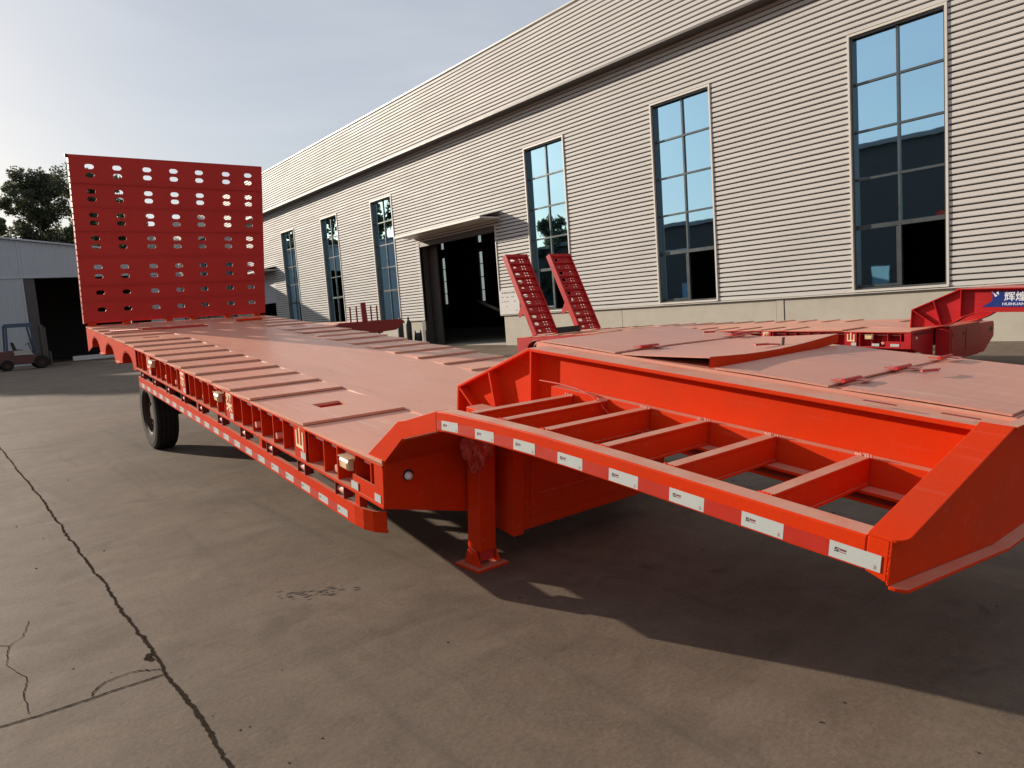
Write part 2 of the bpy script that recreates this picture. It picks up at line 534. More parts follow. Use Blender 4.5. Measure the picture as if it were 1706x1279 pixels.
# ------------------------------------------------------------------ ground
g = MB()
g.add([(-700, -500, 0), (700, -500, 0), (700, 900, 0), (-700, 900, 0)], [(0, 1, 2, 3)])
ground = g.obj("ground", M['ground'])
ground["kind"] = "structure"


def jagged_strip(name, pts, width, amp, step, seed, z=0.003):
    """irregular dirt-filled joint or crack lying in the slab, following pts (ground XY)"""
    rnd = random.Random(seed)
    fine = []
    for (a, b) in zip(pts[:-1], pts[1:]):
        L_ = math.dist(a, b); n = max(1, int(L_ / step))
        for i in range(n):
            t = i / n; fine.append((a[0] + (b[0] - a[0]) * t, a[1] + (b[1] - a[1]) * t))
    fine.append(pts[-1])
    vs = []; fs = []
    off = 0.0; gl = 0.0; gr = 0.0
    for i, p in enumerate(fine):
        q = fine[min(i + 1, len(fine) - 1)]; o = fine[max(i - 1, 0)]
        dx, dy = q[0] - o[0], q[1] - o[1]; l = math.hypot(dx, dy) or 1
        nx, ny = -dy / l, dx / l
        off = off * 0.9 + rnd.uniform(-amp, amp) * 0.38
        gl = gl * 0.85 + rnd.uniform(-1, 1) * 0.35; gr = gr * 0.85 + rnd.uniform(-1, 1) * 0.35
        wl = width * max(0.25, 0.75 + 0.50 * gl + 0.60 * rnd.random() ** 2); wr = width * max(0.25, 0.75 + 0.50 * gr + 0.60 * rnd.random() ** 2)
        vs += [(p[0] + nx * (off + wl / 2), p[1] + ny * (off + wl / 2), z), (p[0] + nx * (off - wr / 2), p[1] + ny * (off - wr / 2), z)]
        if i: fs.append((2 * i - 2, 2 * i - 1, 2 * i + 1, 2 * i))
    o = MB().add(vs, fs).obj(name, M['soil'], ground)
    return o


jagged_strip("expansion_joint", [(0.648, 1.2), (0.645, 3.6), (0.630, 5.5), (0.60, 9.0), (0.50, 14.5), (0.44, 22)], 0.017, 0.010, 0.012, 1)
jagged_strip("expansion_joint", [(-3.0, 3.70), (-0.2, 3.68), (0.2, 3.64), (0.64, 3.635)], 0.011, 0.006, 0.014, 2)
jagged_strip("crack", [(0.095, 3.70), (0.10, 3.95), (0.125, 4.12), (0.06, 4.35), (0.085, 4.62), (-0.1, 4.9)], 0.0035, 0.010, 0.02, 3)
jagged_strip("crack", [(0.33, 3.66), (0.36, 3.73), (0.40, 3.78), (0.45, 3.785), (0.50, 3.80), (0.57, 3.77), (0.63, 3.70)], 0.007, 0.016, 0.010, 4)
jagged_strip("crack", [(0.085, 4.62), (0.16, 4.72), (0.20, 4.95)], 0.004, 0.01, 0.02, 5)
jagged_strip("crack", [(0.63, 3.93), (0.60, 3.88), (0.62, 3.83)], 0.030, 0.012, 0.008, 6)
jagged_strip("expansion_joint", [(0.6, 13.3), (9.0, 13.5)], 0.010, 0.01, 0.05, 7)
jagged_strip("expansion_joint", [(8.3, -2), (8.3, 30)], 0.012, 0.01, 0.06, 8)
# grit, leaf scraps and a scuffed patch lying on the slab
rnd = random.Random(11)
mb = MB()
for i in range(120):
    d = 2.0 + 9 * rnd.random() ** 1.6; a = R(rnd.uniform(-2, 85))
    x, y = d * math.sin(a), d * math.cos(a)
    s = rnd.uniform(0.002, 0.008) * (0.6 + d * 0.06)
    an = rnd.uniform(0, 3.14); e = rnd.uniform(0.5, 2.6)
    c, sn = math.cos(an), math.sin(an)
    q = [(-s * e, -s), (s * e, -s * 0.6), (s * e * 0.7, s), (-s * e * 0.8, s * 0.8)]
    b = [(x + c * u - sn * v, y + sn * u + c * v, 0.0015) for u, v in q]
    t = [(x + 0.6 * (c * u - sn * v), y + 0.6 * (sn * u + c * v), s * 0.7) for u, v in q]
    mb.add(b + t, [(4, 5, 6, 7), (0, 1, 5, 4), (1, 2, 6, 5), (2, 3, 7, 6), (3, 0, 4, 7)])
for i in range(46):      # crumbled patch near the landing leg
    x = 1.55 + rnd.gauss(0, 0.10); y = 4.05 + rnd.gauss(0, 0.05) + (x - 1.55) * -0.5
    s = rnd.uniform(0.003, 0.009)
    mb.add([(x - s * 3.2, y + s * 1.4, 0.002), (x, y - s, 0.002), (x + s * 3.2, y - s * 1.4, 0.002), (x, y + s, 0.002), (x, y, 0.002 + s * 0.15)],
           [(0, 1, 4), (1, 2, 4), (2, 3, 4), (3, 0, 4)])
grit = mb.obj("grit", M['stone'])
tag(grit, "dark grit and leaf scraps scattered over the concrete yard", "grit", kind="stuff")

# ------------------------------------------------------------------ factory building
XW = 19.60
fac = empty("factory_building", (XW, 30, 0))
tag(fac, "long factory hall clad in cream ribbed sheet with tall windows and overhanging parapet", "building")
FO = Vector((XW, 30, 0))


def ff(p): return (p[0] - FO.x, p[1] - FO.y, p[2] - FO.z)


PITCH = 0.150
PROF = [(0.000, 0.045), (0.014, 0.000), (0.110, 0.000), (0.120, 0.045)]   # (z in pitch, depth behind face)


def ribbed(name, y0, y1, z0, z1, x=XW, mat='clad'):
    pts = []
    k = math.floor((z0 - 1.36) / PITCH)
    zb = 1.36 + k * PITCH
    allp = []
    while zb < z1 + PITCH:
        for dz, dx in PROF: allp.append((zb + dz, dx))
        zb += PITCH
    # clip to z0..z1
    def at(z):
        for a, b in zip(allp[:-1], allp[1:]):
            if a[0] <= z <= b[0]:
                t = 0 if b[0] == a[0] else (z - a[0]) / (b[0] - a[0])
                return a[1] + (b[1] - a[1]) * t
        return 0.03
    pts = [(z0, at(z0))] + [p for p in allp if z0 < p[0] < z1] + [(z1, at(z1))]
    vs = []; fs = []
    nc = max(1, int((y1 - y0) / 1.1))
    rw = random.Random(int(y0 * 31 + z0 * 7 + x))
    for i, (z, d) in enumerate(pts):
        for j in range(nc + 1):
            y = y0 + (y1 - y0) * j / nc
            # thin sheet is never dead flat: slow waviness plus a little per-rib wobble
            wv = 0.006 * math.sin(y * 1.7 + z * 0.9) * math.sin(z * 1.3 + y * 0.37) + rw.uniform(-0.002, 0.002)
            zz = z + (0.004 * math.sin(y * 0.9 + 2.1 * math.sin(z * 2.0)) + rw.uniform(-0.0015, 0.0015) if 0 < i < len(pts) - 1 else 0)
            vs.append((x + d + wv, y, zz))
        if i and not (d > 0.044 and pts[i - 1][1] > 0.044):      # slot left open so the dark lining stands in for rib shade
            a = (i - 1) * (nc + 1); b = i * (nc + 1)
            for j in range(nc): fs.append((a + j, a + j + 1, b + j + 1, b + j))
    return MB().add(vs, fs).obj(name, M[mat], fac, ff)


WIN = [(0.56, 2.86), (7.31, 9.61), (14.05, 16.37), (20.80, 23.11), (34.35, 36.65), (41.10, 43.40), (47.88, 50.18), (61.35, 63.65), (68.1, 70.4)]
D1 = (25.46, 31.90, 5.30)
D2 = (52.55, 57.30, 5.00)
Y0, Y1 = -8.0, 88.0
ZW0, ZW1 = 1.43, 8.04
ops = sorted([(a, b, 'w') for a, b in WIN] + [(D1[0], D1[1], 'd1'), (D2[0], D2[1], 'd2')])
cur = Y0
for (a, b, t) in ops:
    ribbed("cladding_panel", cur, a, 1.36, ZW1 + 0.02)
    MB().box(XW + 0.068, XW + 0.16, cur, a, 1.33, ZW1 + 0.02).obj("wall_lining", M['inner'], fac, ff)  # dark lining also shows through the slots as painted groove shade
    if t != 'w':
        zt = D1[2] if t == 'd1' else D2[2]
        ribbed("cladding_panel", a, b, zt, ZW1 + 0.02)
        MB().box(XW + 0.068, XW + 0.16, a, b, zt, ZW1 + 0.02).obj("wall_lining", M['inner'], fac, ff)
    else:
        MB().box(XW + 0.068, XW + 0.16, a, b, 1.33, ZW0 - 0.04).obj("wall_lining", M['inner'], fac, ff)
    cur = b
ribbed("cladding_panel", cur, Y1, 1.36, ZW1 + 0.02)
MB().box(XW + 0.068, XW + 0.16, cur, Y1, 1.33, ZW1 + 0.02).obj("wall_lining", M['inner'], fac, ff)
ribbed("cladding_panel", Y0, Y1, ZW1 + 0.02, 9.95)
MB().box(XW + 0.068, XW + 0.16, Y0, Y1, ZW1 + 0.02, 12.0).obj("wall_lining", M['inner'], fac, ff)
# drip flashing under the sheets
cur = Y0
for (a, b, t) in [o for o in ops if o[2] != 'w'] + [(Y1, Y1, 'e')]:
    MB().box(XW - 0.02, XW + 0.06, cur, a, 1.325, 1.358).obj("drip_flashing", M['flash'], fac, ff)
    cur = b
# parapet overhang
XP = 19.10
ribbed("parapet_sheet", Y0, Y1, 9.78, 12.34, XP)
MB().box(XP + 0.068, XP + 0.16, Y0, Y1, 9.78, 12.34).obj("parapet_shade_lining", M['inner'], fac, ff)  # dark backing added to give the parapet ribs their shade lines
MB().box(XP - 0.02, XW + 0.03, Y0, Y1, 9.70, 9.777).obj("parapet_soffit", M['darksteel'], fac, ff)  # dark colour paints in the shade under the overhang
MB().box(XP - 0.025, XP + 0.45, Y0, Y1, 12.343, 12.40).obj("parapet_cap", M['flash'], fac, ff)
# concrete plinth, in panels with piers
PJ = [Y0, 5.1, 11.75, 12.0, 18.25, D1[0] - 0.15]
for i, (a, b) in enumerate(zip(PJ[:-1], PJ[1:])):
    pier = abs(b - a) < 0.5
    xx = XW + 0.045 if pier else XW + 0.06
    o = MB().box(xx, XW + 0.28, a + 0.006, b - 0.006, -0.02, 1.323).obj("plinth_pier" if pier else "plinth_panel", M['plinth'], fac, ff, bevel=0.008)
for a, b in ((D1[1] + 0.35, 38.8), (38.8, 45.5), (45.5, D2[0] - 0.1), (D2[1] + 0.1, 72), (72, Y1)):
    MB().box(XW + 0.06, XW + 0.28, a + 0.006, b - 0.006, -0.02, 1.323).obj("plinth_panel", M['plinth'], fac, ff, bevel=0.008)

ZR = [8.00, 6.83, 5.60, 4.36, 3.09, 1.47]


def make_window(a, b, open_low):
    c = (a + b) / 2
    fr = MB()
    t = 0.055
    fr.box(XW - 0.03, XW + 0.05, a - t, a, ZW0 - t, ZW1 + t).box(XW - 0.03, XW + 0.05, b, b + t, ZW0 - t, ZW1 + t)
    fr.box(XW - 0.03, XW + 0.05, a + 0.001, b - 0.001, ZW1, ZW1 + t).box(XW - 0.045, XW + 0.05, a - t + 0.004, b + t - 0.004, ZW0 - t - 0.004, ZW0)
    w = fr.obj("window", M['trim'], fac, ff)
    fm = MB()
    x0, x1 = XW + 0.145, XW + 0.205
    fm.box(x0 - 0.1, x1, a, a + 0.05, ZW0, ZW1).box(x0 - 0.1, x1, b - 0.05, b, ZW0, ZW1)
    fm.box(x0 - 0.1, x1, a + 0.05, b - 0.05, ZW1 - 0.05, ZW1).box(x0 - 0.1, x1, a + 0.05, b - 0.05, ZW0, ZW0 + 0.05)
    fm.obj("frame", M['alu'], w, None)
    w2 = MB().box(x0 - 0.02, x1 + 0.002, c - 0.03, c + 0.03, ZW0 + 0.05, ZW1 - 0.05)
    w2.obj("mullion", M['alu'], w)
    for k in range(1, 5):
        hh = 0.055 if k == 4 else 0.028
        MB().box(x0 - 0.018, x1 + 0.001, a + 0.05, b - 0.05, ZR[k] - hh, ZR[k] + hh).obj("transom", M['alu'], w)
    for k in range(5):
        z1, z0 = ZR[k] - 0.03, ZR[k + 1] + 0.03
        for j, (p, q) in enumerate(((a + 0.05, c - 0.03), (c + 0.03, b - 0.05))):
            xx = x0 + 0.03
            if k == 4 and j == 0 and open_low:
                # the near sash is slid open behind the far one
                p, q = c + 0.02, b - 0.07; xx = x0 + 0.05
            tl = random.uniform(-0.006, 0.006)
            vs = [(xx, p, z0), (xx + tl, q, z0), (xx + tl * 0.5, q, z1), (xx - tl * 0.5, p, z1)]
            vs += [(v[0] + 0.006, v[1], v[2]) for v in vs]
            MB().add(vs, [(0, 1, 2, 3), (7, 6, 5, 4), (0, 1, 5, 4), (1, 2, 6, 5), (2, 3, 7, 6), (3, 0, 4, 7)]).obj("pane", M['glass'], w)
    for ch in w.children:
        ch.location = (-FO.x, -FO.y, -FO.z)
    if open_low:
        o = MB().box(x0, x0 + 0.03, c + 0.035, b - 0.055, ZW0 + 0.06, ZW0 + 0.12).box(x0, x0 + 0.03, c + 0.035, c + 0.10, ZW0 + 0.121, 3.03).obj("sash_rail", M['alu'], w)
        o.location = (-FO.x, -FO.y, -FO.z)
    return w


for i, (a, b) in enumerate(WIN):
    w = make_window(a, b, i in (1, 2, 3))

# door 1: steel jambs, lintel, canopy
MB().box(XW + 0.02, XW + 0.50, D1[1], D1[1] + 0.34, 0, 5.29).obj("door_jamb", M['darksteel'], fac, ff)
MB().box(XW - 0.03, XW + 0.20, D1[0] - 0.05, D1[0], 1.37, 5.29).obj("door_jamb", M['trim'], fac, ff)
MB().box(XW + 0.02, XW + 0.30, D1[0] + 0.001, D1[1], 5.05, 5.295).obj("door_lintel", M['darksteel'], fac, ff)
MB().box(XW + 0.55, XW + 0.63, D1[1] - 0.75, D1[1] + 2.4, 0.03, 5.6).obj("sliding_door_leaf", M['darksteel'], fac, ff)


def canopy(y0, y1, x_out, z_wall, z_out):
    vs = []; fs = []
    n = int((y1 - y0) / 0.09)
    for i in range(n + 1):
        y = y0 + (y1 - y0) * i / n
        dz = 0.03 if i % 2 else 0.0
        vs += [(XW - 0.01, y, z_wall + dz), (x_out, y, z_out + dz), (x_out, y, z_out + dz - 0.012), (XW - 0.01, y, z_wall + dz - 0.012)]
        if i:
            a = 4 * (i - 1); b = 4 * i
            fs += [(a, a + 1, b + 1, b), (a + 1, a + 2, b + 2, b + 1), (a + 2, a + 3, b + 3, b + 2)]
    c = MB().add(vs, fs).obj("door_canopy", M['clad'], fac, ff)
    o = MB().box(x_out - 0.015, x_out, y0, y1, z_out - 0.09, z_out + 0.01).box(x_out + 0.001, XW - 0.02, y0 - 0.012, y0, z_out - 0.09, z_out - 0.02).box(x_out + 0.001, XW - 0.02, y0 + 0.001, y1, z_out - 0.09, z_out - 0.078).obj("canopy_fascia", M['flash'], c)
    o.location = (-FO.x, -FO.y, -FO.z)


canopy(25.0, 32.4, 18.5, 5.86, 5.62)
canopy(51.8, 58.0, 18.6, 5.90, 5.70)
MB().box(XW + 0.02, XW + 0.4, D2[1], D2[1] + 0.3, 0, D2[2]).obj("door_jamb", M['darksteel'], fac, ff)
MB().box(XW + 0.06, XW + 0.12, D2[0], D2[1], 3.3, D2[2]).obj("roller_shutter", M['greysheet'], fac, ff)
# notice board on the cladding beside the door
nb = MB().box(XW - 0.045, XW - 0.015, 24.05, 25.38, 1.37, 2.42).obj("notice_board", M['clad'], fac, ff)
rr = random.Random(5)
nb2 = MB()
for r_ in range(5):
    z = 2.36 - r_ * 0.20; y = 25.28
    while y > 24.2:
        wd = rr.uniform(0.07, 0.13); hgt = 0.09 if r_ == 0 else 0.06
        if r_ == 0 or rr.random() < 0.5:
            for s_ in range(3):
                yy = y - rr.random() * wd
                nb2.box(XW - 0.049, XW - 0.0455, yy - 0.012, yy, z - hgt, z - rr.random() * 0.03)
            nb2.box(XW - 0.0485, XW - 0.0456, y - wd, y, z - hgt * 0.5 - 0.01, z - hgt * 0.5)
        y -= wd + 0.05
o = nb2.obj("faded_lettering", M['brick'], nb); o.location = (-FO.x, -FO.y, -FO.z)
# body of the hall: back wall with slot windows, end walls, roof
XB = 43.0
SL = [(65.0, 65.7), (58.2, 58.9), (51.4, 52.1), (71.8, 72.5), (44.6, 45.3)]
cur = Y0
for a, b in sorted(SL):
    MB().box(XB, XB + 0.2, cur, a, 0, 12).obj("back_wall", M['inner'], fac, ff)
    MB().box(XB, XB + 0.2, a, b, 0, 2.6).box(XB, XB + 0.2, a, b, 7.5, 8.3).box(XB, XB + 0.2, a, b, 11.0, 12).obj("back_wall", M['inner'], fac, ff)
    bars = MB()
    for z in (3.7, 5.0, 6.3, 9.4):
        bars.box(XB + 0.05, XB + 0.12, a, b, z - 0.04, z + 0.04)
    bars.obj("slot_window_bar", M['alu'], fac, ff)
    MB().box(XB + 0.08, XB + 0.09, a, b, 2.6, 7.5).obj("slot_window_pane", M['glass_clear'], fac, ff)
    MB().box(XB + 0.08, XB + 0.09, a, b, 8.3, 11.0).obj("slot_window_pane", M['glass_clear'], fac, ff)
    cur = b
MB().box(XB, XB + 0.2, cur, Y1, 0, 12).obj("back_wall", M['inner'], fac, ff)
MB().box(XW + 0.17, XB - 0.01, Y1 - 0.2, Y1, 0, 12).obj("end_wall", M['inner'], fac, ff)
MB().box(XW + 0.17, XB - 0.01, Y0, Y0 + 0.2, 0, 12).obj("end_wall", M['inner'], fac, ff)
MB().prism([(XW + 0.10, 11.6), ((XW + XB) / 2, 12.1), (XB + 0.2, 11.6), (XB + 0.2, 11.7), ((XW + XB) / 2, 12.2), (XW + 0.10, 11.7)], 1, Y0 + 0.05, Y1 - 0.05).obj("roof", M['roofdark'], fac, ff)
MB().box(XW + 0.3, XB - 0.1, 20, 76, -0.2, 0.004).obj("hall_floor", M['plinth'], fac, ff)
for y in (18, 24.7, 38, 48, 55, 61.5):
    MB().box(XB - 0.6, XB - 0.2, y, y + 0.3, 0.01, 11).obj("column", M['darksteel'], fac, ff)
MB().box(XB - 1.4, XB - 0.7, 10, 80, 7.55, 8.2).obj("crane_beam", M['darksteel'], fac, ff)


# ------------------------------------------------------------------ low-bed trailers
class Rig:
    """local frame of a trailer: x = across (0 at its left edge), y = rearwards from the deck front, z = above the deck"""
    def __init__(self, name, origin, pitch, k, base):
        self.O = Vector(origin); self.k = k
        self.Rm = Matrix.Rotation(pitch, 3, 'X')
        self.root = empty(name, base, (pitch, 0, 0))
        self.off = self.Rm.transposed() @ (self.O - Vector(base))
        self.pitch = pitch

    def fn(self, p):
        h = p[2] - self.k * max(p[1], 0) ** 2
        return (p[0] + self.off.x, p[1] + self.off.y, h + self.off.z)

    def local(self, P):
        q = self.Rm.transposed() @ (Vector(P) - self.O)
        q.z += self.k * max(q.y, 0) ** 2
        return q

    def build(self, mb, name, mat, parent=None, bevel=0.0, smooth=False):
        return mb.obj(name, M[mat], parent or self.root, self.fn, smooth, bevel)


def ribbon(path, w0, w1, t):
    """flat bar of thickness t bent along path (s,h), from w0 to w1"""
    n = len(path); out = []
    for i, p in enumerate(path):
        a = path[max(0, i - 1)]; b = path[min(n - 1, i + 1)]
        d1 = Vector((p[0] - a[0], p[1] - a[1])) if i else Vector((b[0] - p[0], b[1] - p[1]))
        d2 = Vector((b[0] - p[0], b[1] - p[1])) if i < n - 1 else d1
        d1.normalize(); d2.normalize()
        nn = Vector((-(d1.y + d2.y), d1.x + d2.x)); nn.normalize()
        c = max(0.4, nn.dot(Vector((-d1.y, d1.x))))
        out.append((p[0] + nn.x * t / c, p[1] + nn.y * t / c))
    poly = list(path) + out[::-1]
    vs = []; fs = []
    for i in range(n):
        for w in (w0, w1):
            vs.append((w, path[i][0], path[i][1])); vs.append((w, out[i][0], out[i][1]))
    for i in range(n - 1):
        a = 4 * i; b = a + 4
        fs += [(a, b, b + 1, a + 1), (a + 2, a + 3, b + 3, b + 2), (a, a + 2, b + 2, b), (a + 1, b + 1, b + 3, a + 3)]
    fs += [(0, 1, 3, 2), (4 * n - 4, 4 * n - 2, 4 * n - 1, 4 * n - 3)]
    return MB().add(vs, fs)


SEAMS = [0.0, 1.13, 2.20, 2.70, 3.22, 3.74, 4.27, 4.81, 5.37, 5.92, 6.48, 7.02, 7.90, 8.45, 8.95, 9.50, 10.12]


def deck(rig, mat, pockets, panels=True):
    b = rig.build
    b(MB().box(0.806, 2.194, 0.005, 10.12, -0.022, 0.0, 16), "deck_plate", mat)
    b(MB().box(0.03, 2.97, 0.02, 10.1, -0.075, -0.050, 16), "deck_subframe", 'maroon')
    for side in (0, 1):
        for a, c in zip(SEAMS[:-1], SEAMS[1:]):
            g_ = 0.012
            x0, x1 = (-0.008, 0.805) if side == 0 else (2.195, 3.008)
            z = random.uniform(-0.003, 0.002)
            pk = [p for p in pockets if a < p[0] < c]
            mb = MB()
            if not pk:
                mb.box(x0, x1, a + 0.003, c - 0.003, -0.020, 0.0, 2)
                mb.v = [(p_[0], p_[1], p_[2] + z + 0.012 - 0.022 * (p_[1] - a) / (c - a)) for p_ in mb.v]
                b(mb, "deck_panel", mat)
            else:
                ps, pw = pk[0]
                u0, u1 = (pw, pw + 0.23) if side == 0 else (3 - pw - 0.23, 3 - pw)
                v0, v1 = ps - 0.09, ps + 0.09
                mb.box(x0, x1, a + 0.003, v0, -0.020, 0.0, 2).box(x0, x1, v1, c - 0.003, -0.020, 0.0, 2)
                mb.box(x0, u0, v0, v1, -0.020, 0.0).box(u1, x1, v0, v1, -0.020, 0.0)
                mb.v = [(p_[0], p_[1], p_[2] + 0.012 - 0.022 * (p_[1] - a) / (c - a)) for p_ in mb.v]
                p = b(mb, "deck_panel", mat)
                q = MB().box(u0, u1, v0, v1, -0.050, -0.045).box(u0 - 0.006, u0, v0, v1, -0.045, -0.021).box(u1, u1 + 0.006, v0, v1, -0.045, -0.021)
                q.box(u0, u1, v1, v1 + 0.006, -0.045, -0.021).box(u0, u1, v0 - 0.006, v0, -0.045, -0.021)
                b(q, "tie_down_pocket", 'redshade', p)
                b(MB().tube(((u0 + u1) / 2, ps - 0.03, -0.047), ((u0 + u1) / 2, ps - 0.03, -0.0435), 0.045, n=18), "pocket_hole", 'black', p)


def side_rail(rig, red, chars, lamps, plugs, full=True):
    """left-hand outer rail: lip, recessed web, ribs, ledge, arch plates over the axle bay"""
    b = rig.build
    b(MB().box(-0.010, 0.05, 0.0, 6.45, -0.034, -0.0205, 12), "rail_lip", red, bevel=0.002)
    b(MB().box(0.125, 0.135, 0.0, 6.45, -0.264, -0.036, 12), "rail_web", red)
    b(MB().box(-0.008, 0.14, 0.0, 6.45, -0.286, -0.266, 12), "rail_ledge", red, bevel=0.002)
    s = 0.16
    i = 0
    while s < 6.4:
        b(MB().box(0.004, 0.124, s, s + 0.012, -0.265, -0.035), "rail_rib", red)
        if i % 2:
            b(MB().box(0.075, 0.085, s + 0.03, s + 0.13, -0.265, -0.037), "rail_stiffener", red)
        s += 0.205 + 0.05 * (i % 2); i += 1
    b(MB().box(-0.006, 0.004, 0.0, 0.105, -0.265, -0.0345), "rail_corner_plate", red)
    b(MB().box(-0.002, 0.006, 0.107, 0.40, -0.265, -0.17), "rail_corner_plate", red)
    for sc, ch in chars:
        p = b(MB().box(-0.006, 0.003, sc - 0.10, sc + 0.10, -0.264, -0.035), "lettered_post", red)
        vs, fs = text_mesh(ch, 0.155, 0.002, 0.004)
        t = MB().add([(-0.0075 - z, sc - x, -0.125 + y * 1.15) for x, y, z in vs], fs)
        b(t, "lettering", 'letter_gold', p)
        b(MB().box(-0.0085, -0.0062, sc - 0.095, sc - 0.01, -0.255, -0.205), "small_label", 'tape_white', p)
    for sl in lamps:
        p = b(MB().prism([(-0.038, -0.140), (0.0, -0.148), (0.0, -0.07), (-0.032, -0.07), (-0.042, -0.09)], 1, sl - 0.065, sl + 0.065), "side_lamp", 'cream', bevel=0.008)
        b(MB().box(-0.044, -0.0385, sl - 0.045, sl + 0.02, -0.130, -0.095), "lamp_lens", 'amber', p)
        b(MB().box(0.0, 0.125, sl - 0.02, sl + 0.02, -0.12, -0.10), "lamp_bracket", red, p)
        b(MB().box(-0.046, 0.015, sl - 0.072, sl + 0.068, -0.0685, -0.063), "lamp_hood", 'cream', p)
    for sp in plugs:
        b(MB().tube((0.124, sp, -0.205), (0.012, sp, -0.205), 0.026, n=14), "pipe_end", 'pinkplug', bevel=0.004)
    # arches over the axle bay
    outer = [(6.45, -0.021), (6.45, -0.300)]
    for c in (6.98, 8.20, 9.34):
        r = 0.36
        outer.append((c - r - 0.03, -0.315))
        for k in range(9):
            t = math.pi - math.pi * k / 8
            outer.append((c + r * math.cos(t), -0.30 + 0.195 * math.sin(t)))
        outer.append((c + r + 0.03, -0.315))
    outer += [(10.12, -0.42), (10.12, -0.021)]
    vs, fs = sheet_with_holes([(p[0], p[1]) for p in outer], [], 0.012)
    b(MB().add([(0.0 + z, x, y) for x, y, z in vs], fs), "arch_plate", red)
    for c in (6.98, 8.20, 9.34):
        path = [(c + 0.352 * math.cos(math.pi * k / 10), -0.31 + 0.195 * math.sin(math.pi * k / 10)) for k in range(11)]
        b(ribbon(path, -0.006, 0.20, 0.010), "arch_lip", red)
    for sx in (7.60, 8.78):
        b(MB().box(-0.03, 0.12, sx - 0.13, sx + 0.13, -0.335, -0.316), "arch_foot", red)
    b(MB().box(-0.008, 0.06, 6.46, 10.12, -0.0335, -0.0205, 6), "rail_lip", red)


def far_rail(rig, red):
    rig.build(MB().box(2.86, 2.99, 0.0, 6.45, -0.28, -0.0365, 12), "rail_web", red)
    rig.build(MB().box(2.90, 2.99, 6.452, 10.12, -0.17, -0.0365, 6), "rail_web", red)


TOP_PATH = [(0.335, 0.002), (0.320, 0.312), (-0.41, 0.643), (-2.795, 0.643)]
LOW_PATH = [(-0.03, 0.02), (-0.20, 0.05), (-0.36, 0.12), (-0.48, 0.20), (-0.62, 0.255), (-0.80, 0.28), (-2.795, 0.29)]


def neck_beam(rig, red, wa, out, ribs=True):
    """gooseneck side beam: web with flanges; out = -1 when its outer side faces left"""
    b = rig.build
    web = [(0.325, 0.002), (0.31, 0.305), (-0.41, 0.638)] + [(-2.795, 0.638)] + [(p[0], p[1] + 0.004) for p in LOW_PATH[::-1]]
    vs, fs = sheet_with_holes(web, [], 0.014)
    w = b(MB().add([(wa + z, x, y) for x, y, z in vs], fs), "neck_web", red)
    f0, f1 = wa - 0.075, wa + 0.085
    b(ribbon([(p[0], p[1]) for p in TOP_PATH[::-1]], f0, f1, -0.018), "neck_top_flange", red, bevel=0.003)
    b(ribbon(LOW_PATH, f0, f1, 0.014), "neck_bottom_flange", red, bevel=0.002)
    a0, a1 = (wa - 0.072, wa - 0.008) if out < 0 else (wa + 0.008, wa + 0.072)
    if ribs:
        b(MB().prism([(-0.425, 0.63), (-0.437, 0.63), (-0.437, 0.205), (-0.425, 0.195)], 0, a0, a1), "neck_rib", red)
        b(MB().prism([(-0.015, 0.455), (-0.028, 0.460), (-0.150, 0.06), (-0.138, 0.055)], 0, a0, a1), "neck_rib", red)
        b(MB().prism([(0.300, 0.305), (0.300, 0.290), (-0.05, 0.05), (-0.06, 0.06)], 0, a0, a1), "neck_rib", red)
    return w


def wheel(rig, centre, side, parent=None, r=0.52, wd=0.30):
    """centre = middle of the outer face (local), side = -1 when the outer face looks left"""
    ax = (1, 0, 0); c = Vector(centre); sg = -side
    g_ = r / 0.52
    prof = [(0.30 * g_, 0.02), (0.33 * g_, 0.005), (0.44 * g_, 0.0), (0.49 * g_, 0.012), (r, 0.035)]
    for k in range(4):      # circumferential grooves
        o = 0.06 + k * 0.055
        prof += [(r, o), (r - 0.012, o + 0.003), (r - 0.012, o + 0.013), (r, o + 0.016)]
    prof += [(r, wd - 0.035), (0.49 * g_, wd - 0.012), (0.44 * g_, wd), (0.30 * g_, wd - 0.02), (0.285 * g_, wd / 2), (0.30 * g_, 0.02)]
    prof = [(a_, o * sg) for a_, o in prof]
    rt = rig.build(MB().lathe(prof, c, ax, 44), "wheel", 'tyre', parent, smooth=False)
    rim = [(0.30, 0.02), (0.285, 0.03), (0.275, 0.09), (0.20, 0.13), (0.14, 0.10), (0.10, 0.09), (0.10, 0.06), (0.0, 0.06)]
    rig.build(MB().lathe([(a_ * g_, o * sg) for a_, o in rim], c, ax, 32), "rim", 'rim', rt)
    mb = MB()
    for k in range(10):
        t = 2 * math.pi * k / 10
        p = c + Vector((0.10 * sg, 0.168 * g_ * math.cos(t), 0.168 * g_ * math.sin(t)))
        mb.tube(p, p + Vector((-0.035 * sg, 0, 0)), 0.014, n=6)
    rig.build(mb, "wheel_nuts", 'rim', rt)
    return rt


# ---------------- the near trailer
TH = R(6.5)
T1 = Rig("lowbed_trailer", (1.9, 3.68, 0.775), TH, 0.001, (3.4, 7.5, 0))
tag(T1.root, "orange red low-bed trailer in front with ladder frame and upright perforated ramp", "trailer")
b1 = T1.build
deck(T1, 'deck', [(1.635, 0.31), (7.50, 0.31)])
side_rail(T1, 'red', [(1.21, "山"), (2.757, "梁"), (4.26, "东"), (5.75, "山")], [0.44, 3.02, 5.50],
          [0.667, 1.716, 2.164, 3.16, 3.62, 4.62, 5.05])
far_rail(T1, 'red')
for s_, l_ in ((0.03, 0.075), (0.32, 0.09)):
    b1(MB().box(-0.0085, -0.0063 if s_ < 0.1 else -0.0025, s_, s_ + l_, -0.258, -0.21), "small_label", 'tape_white')

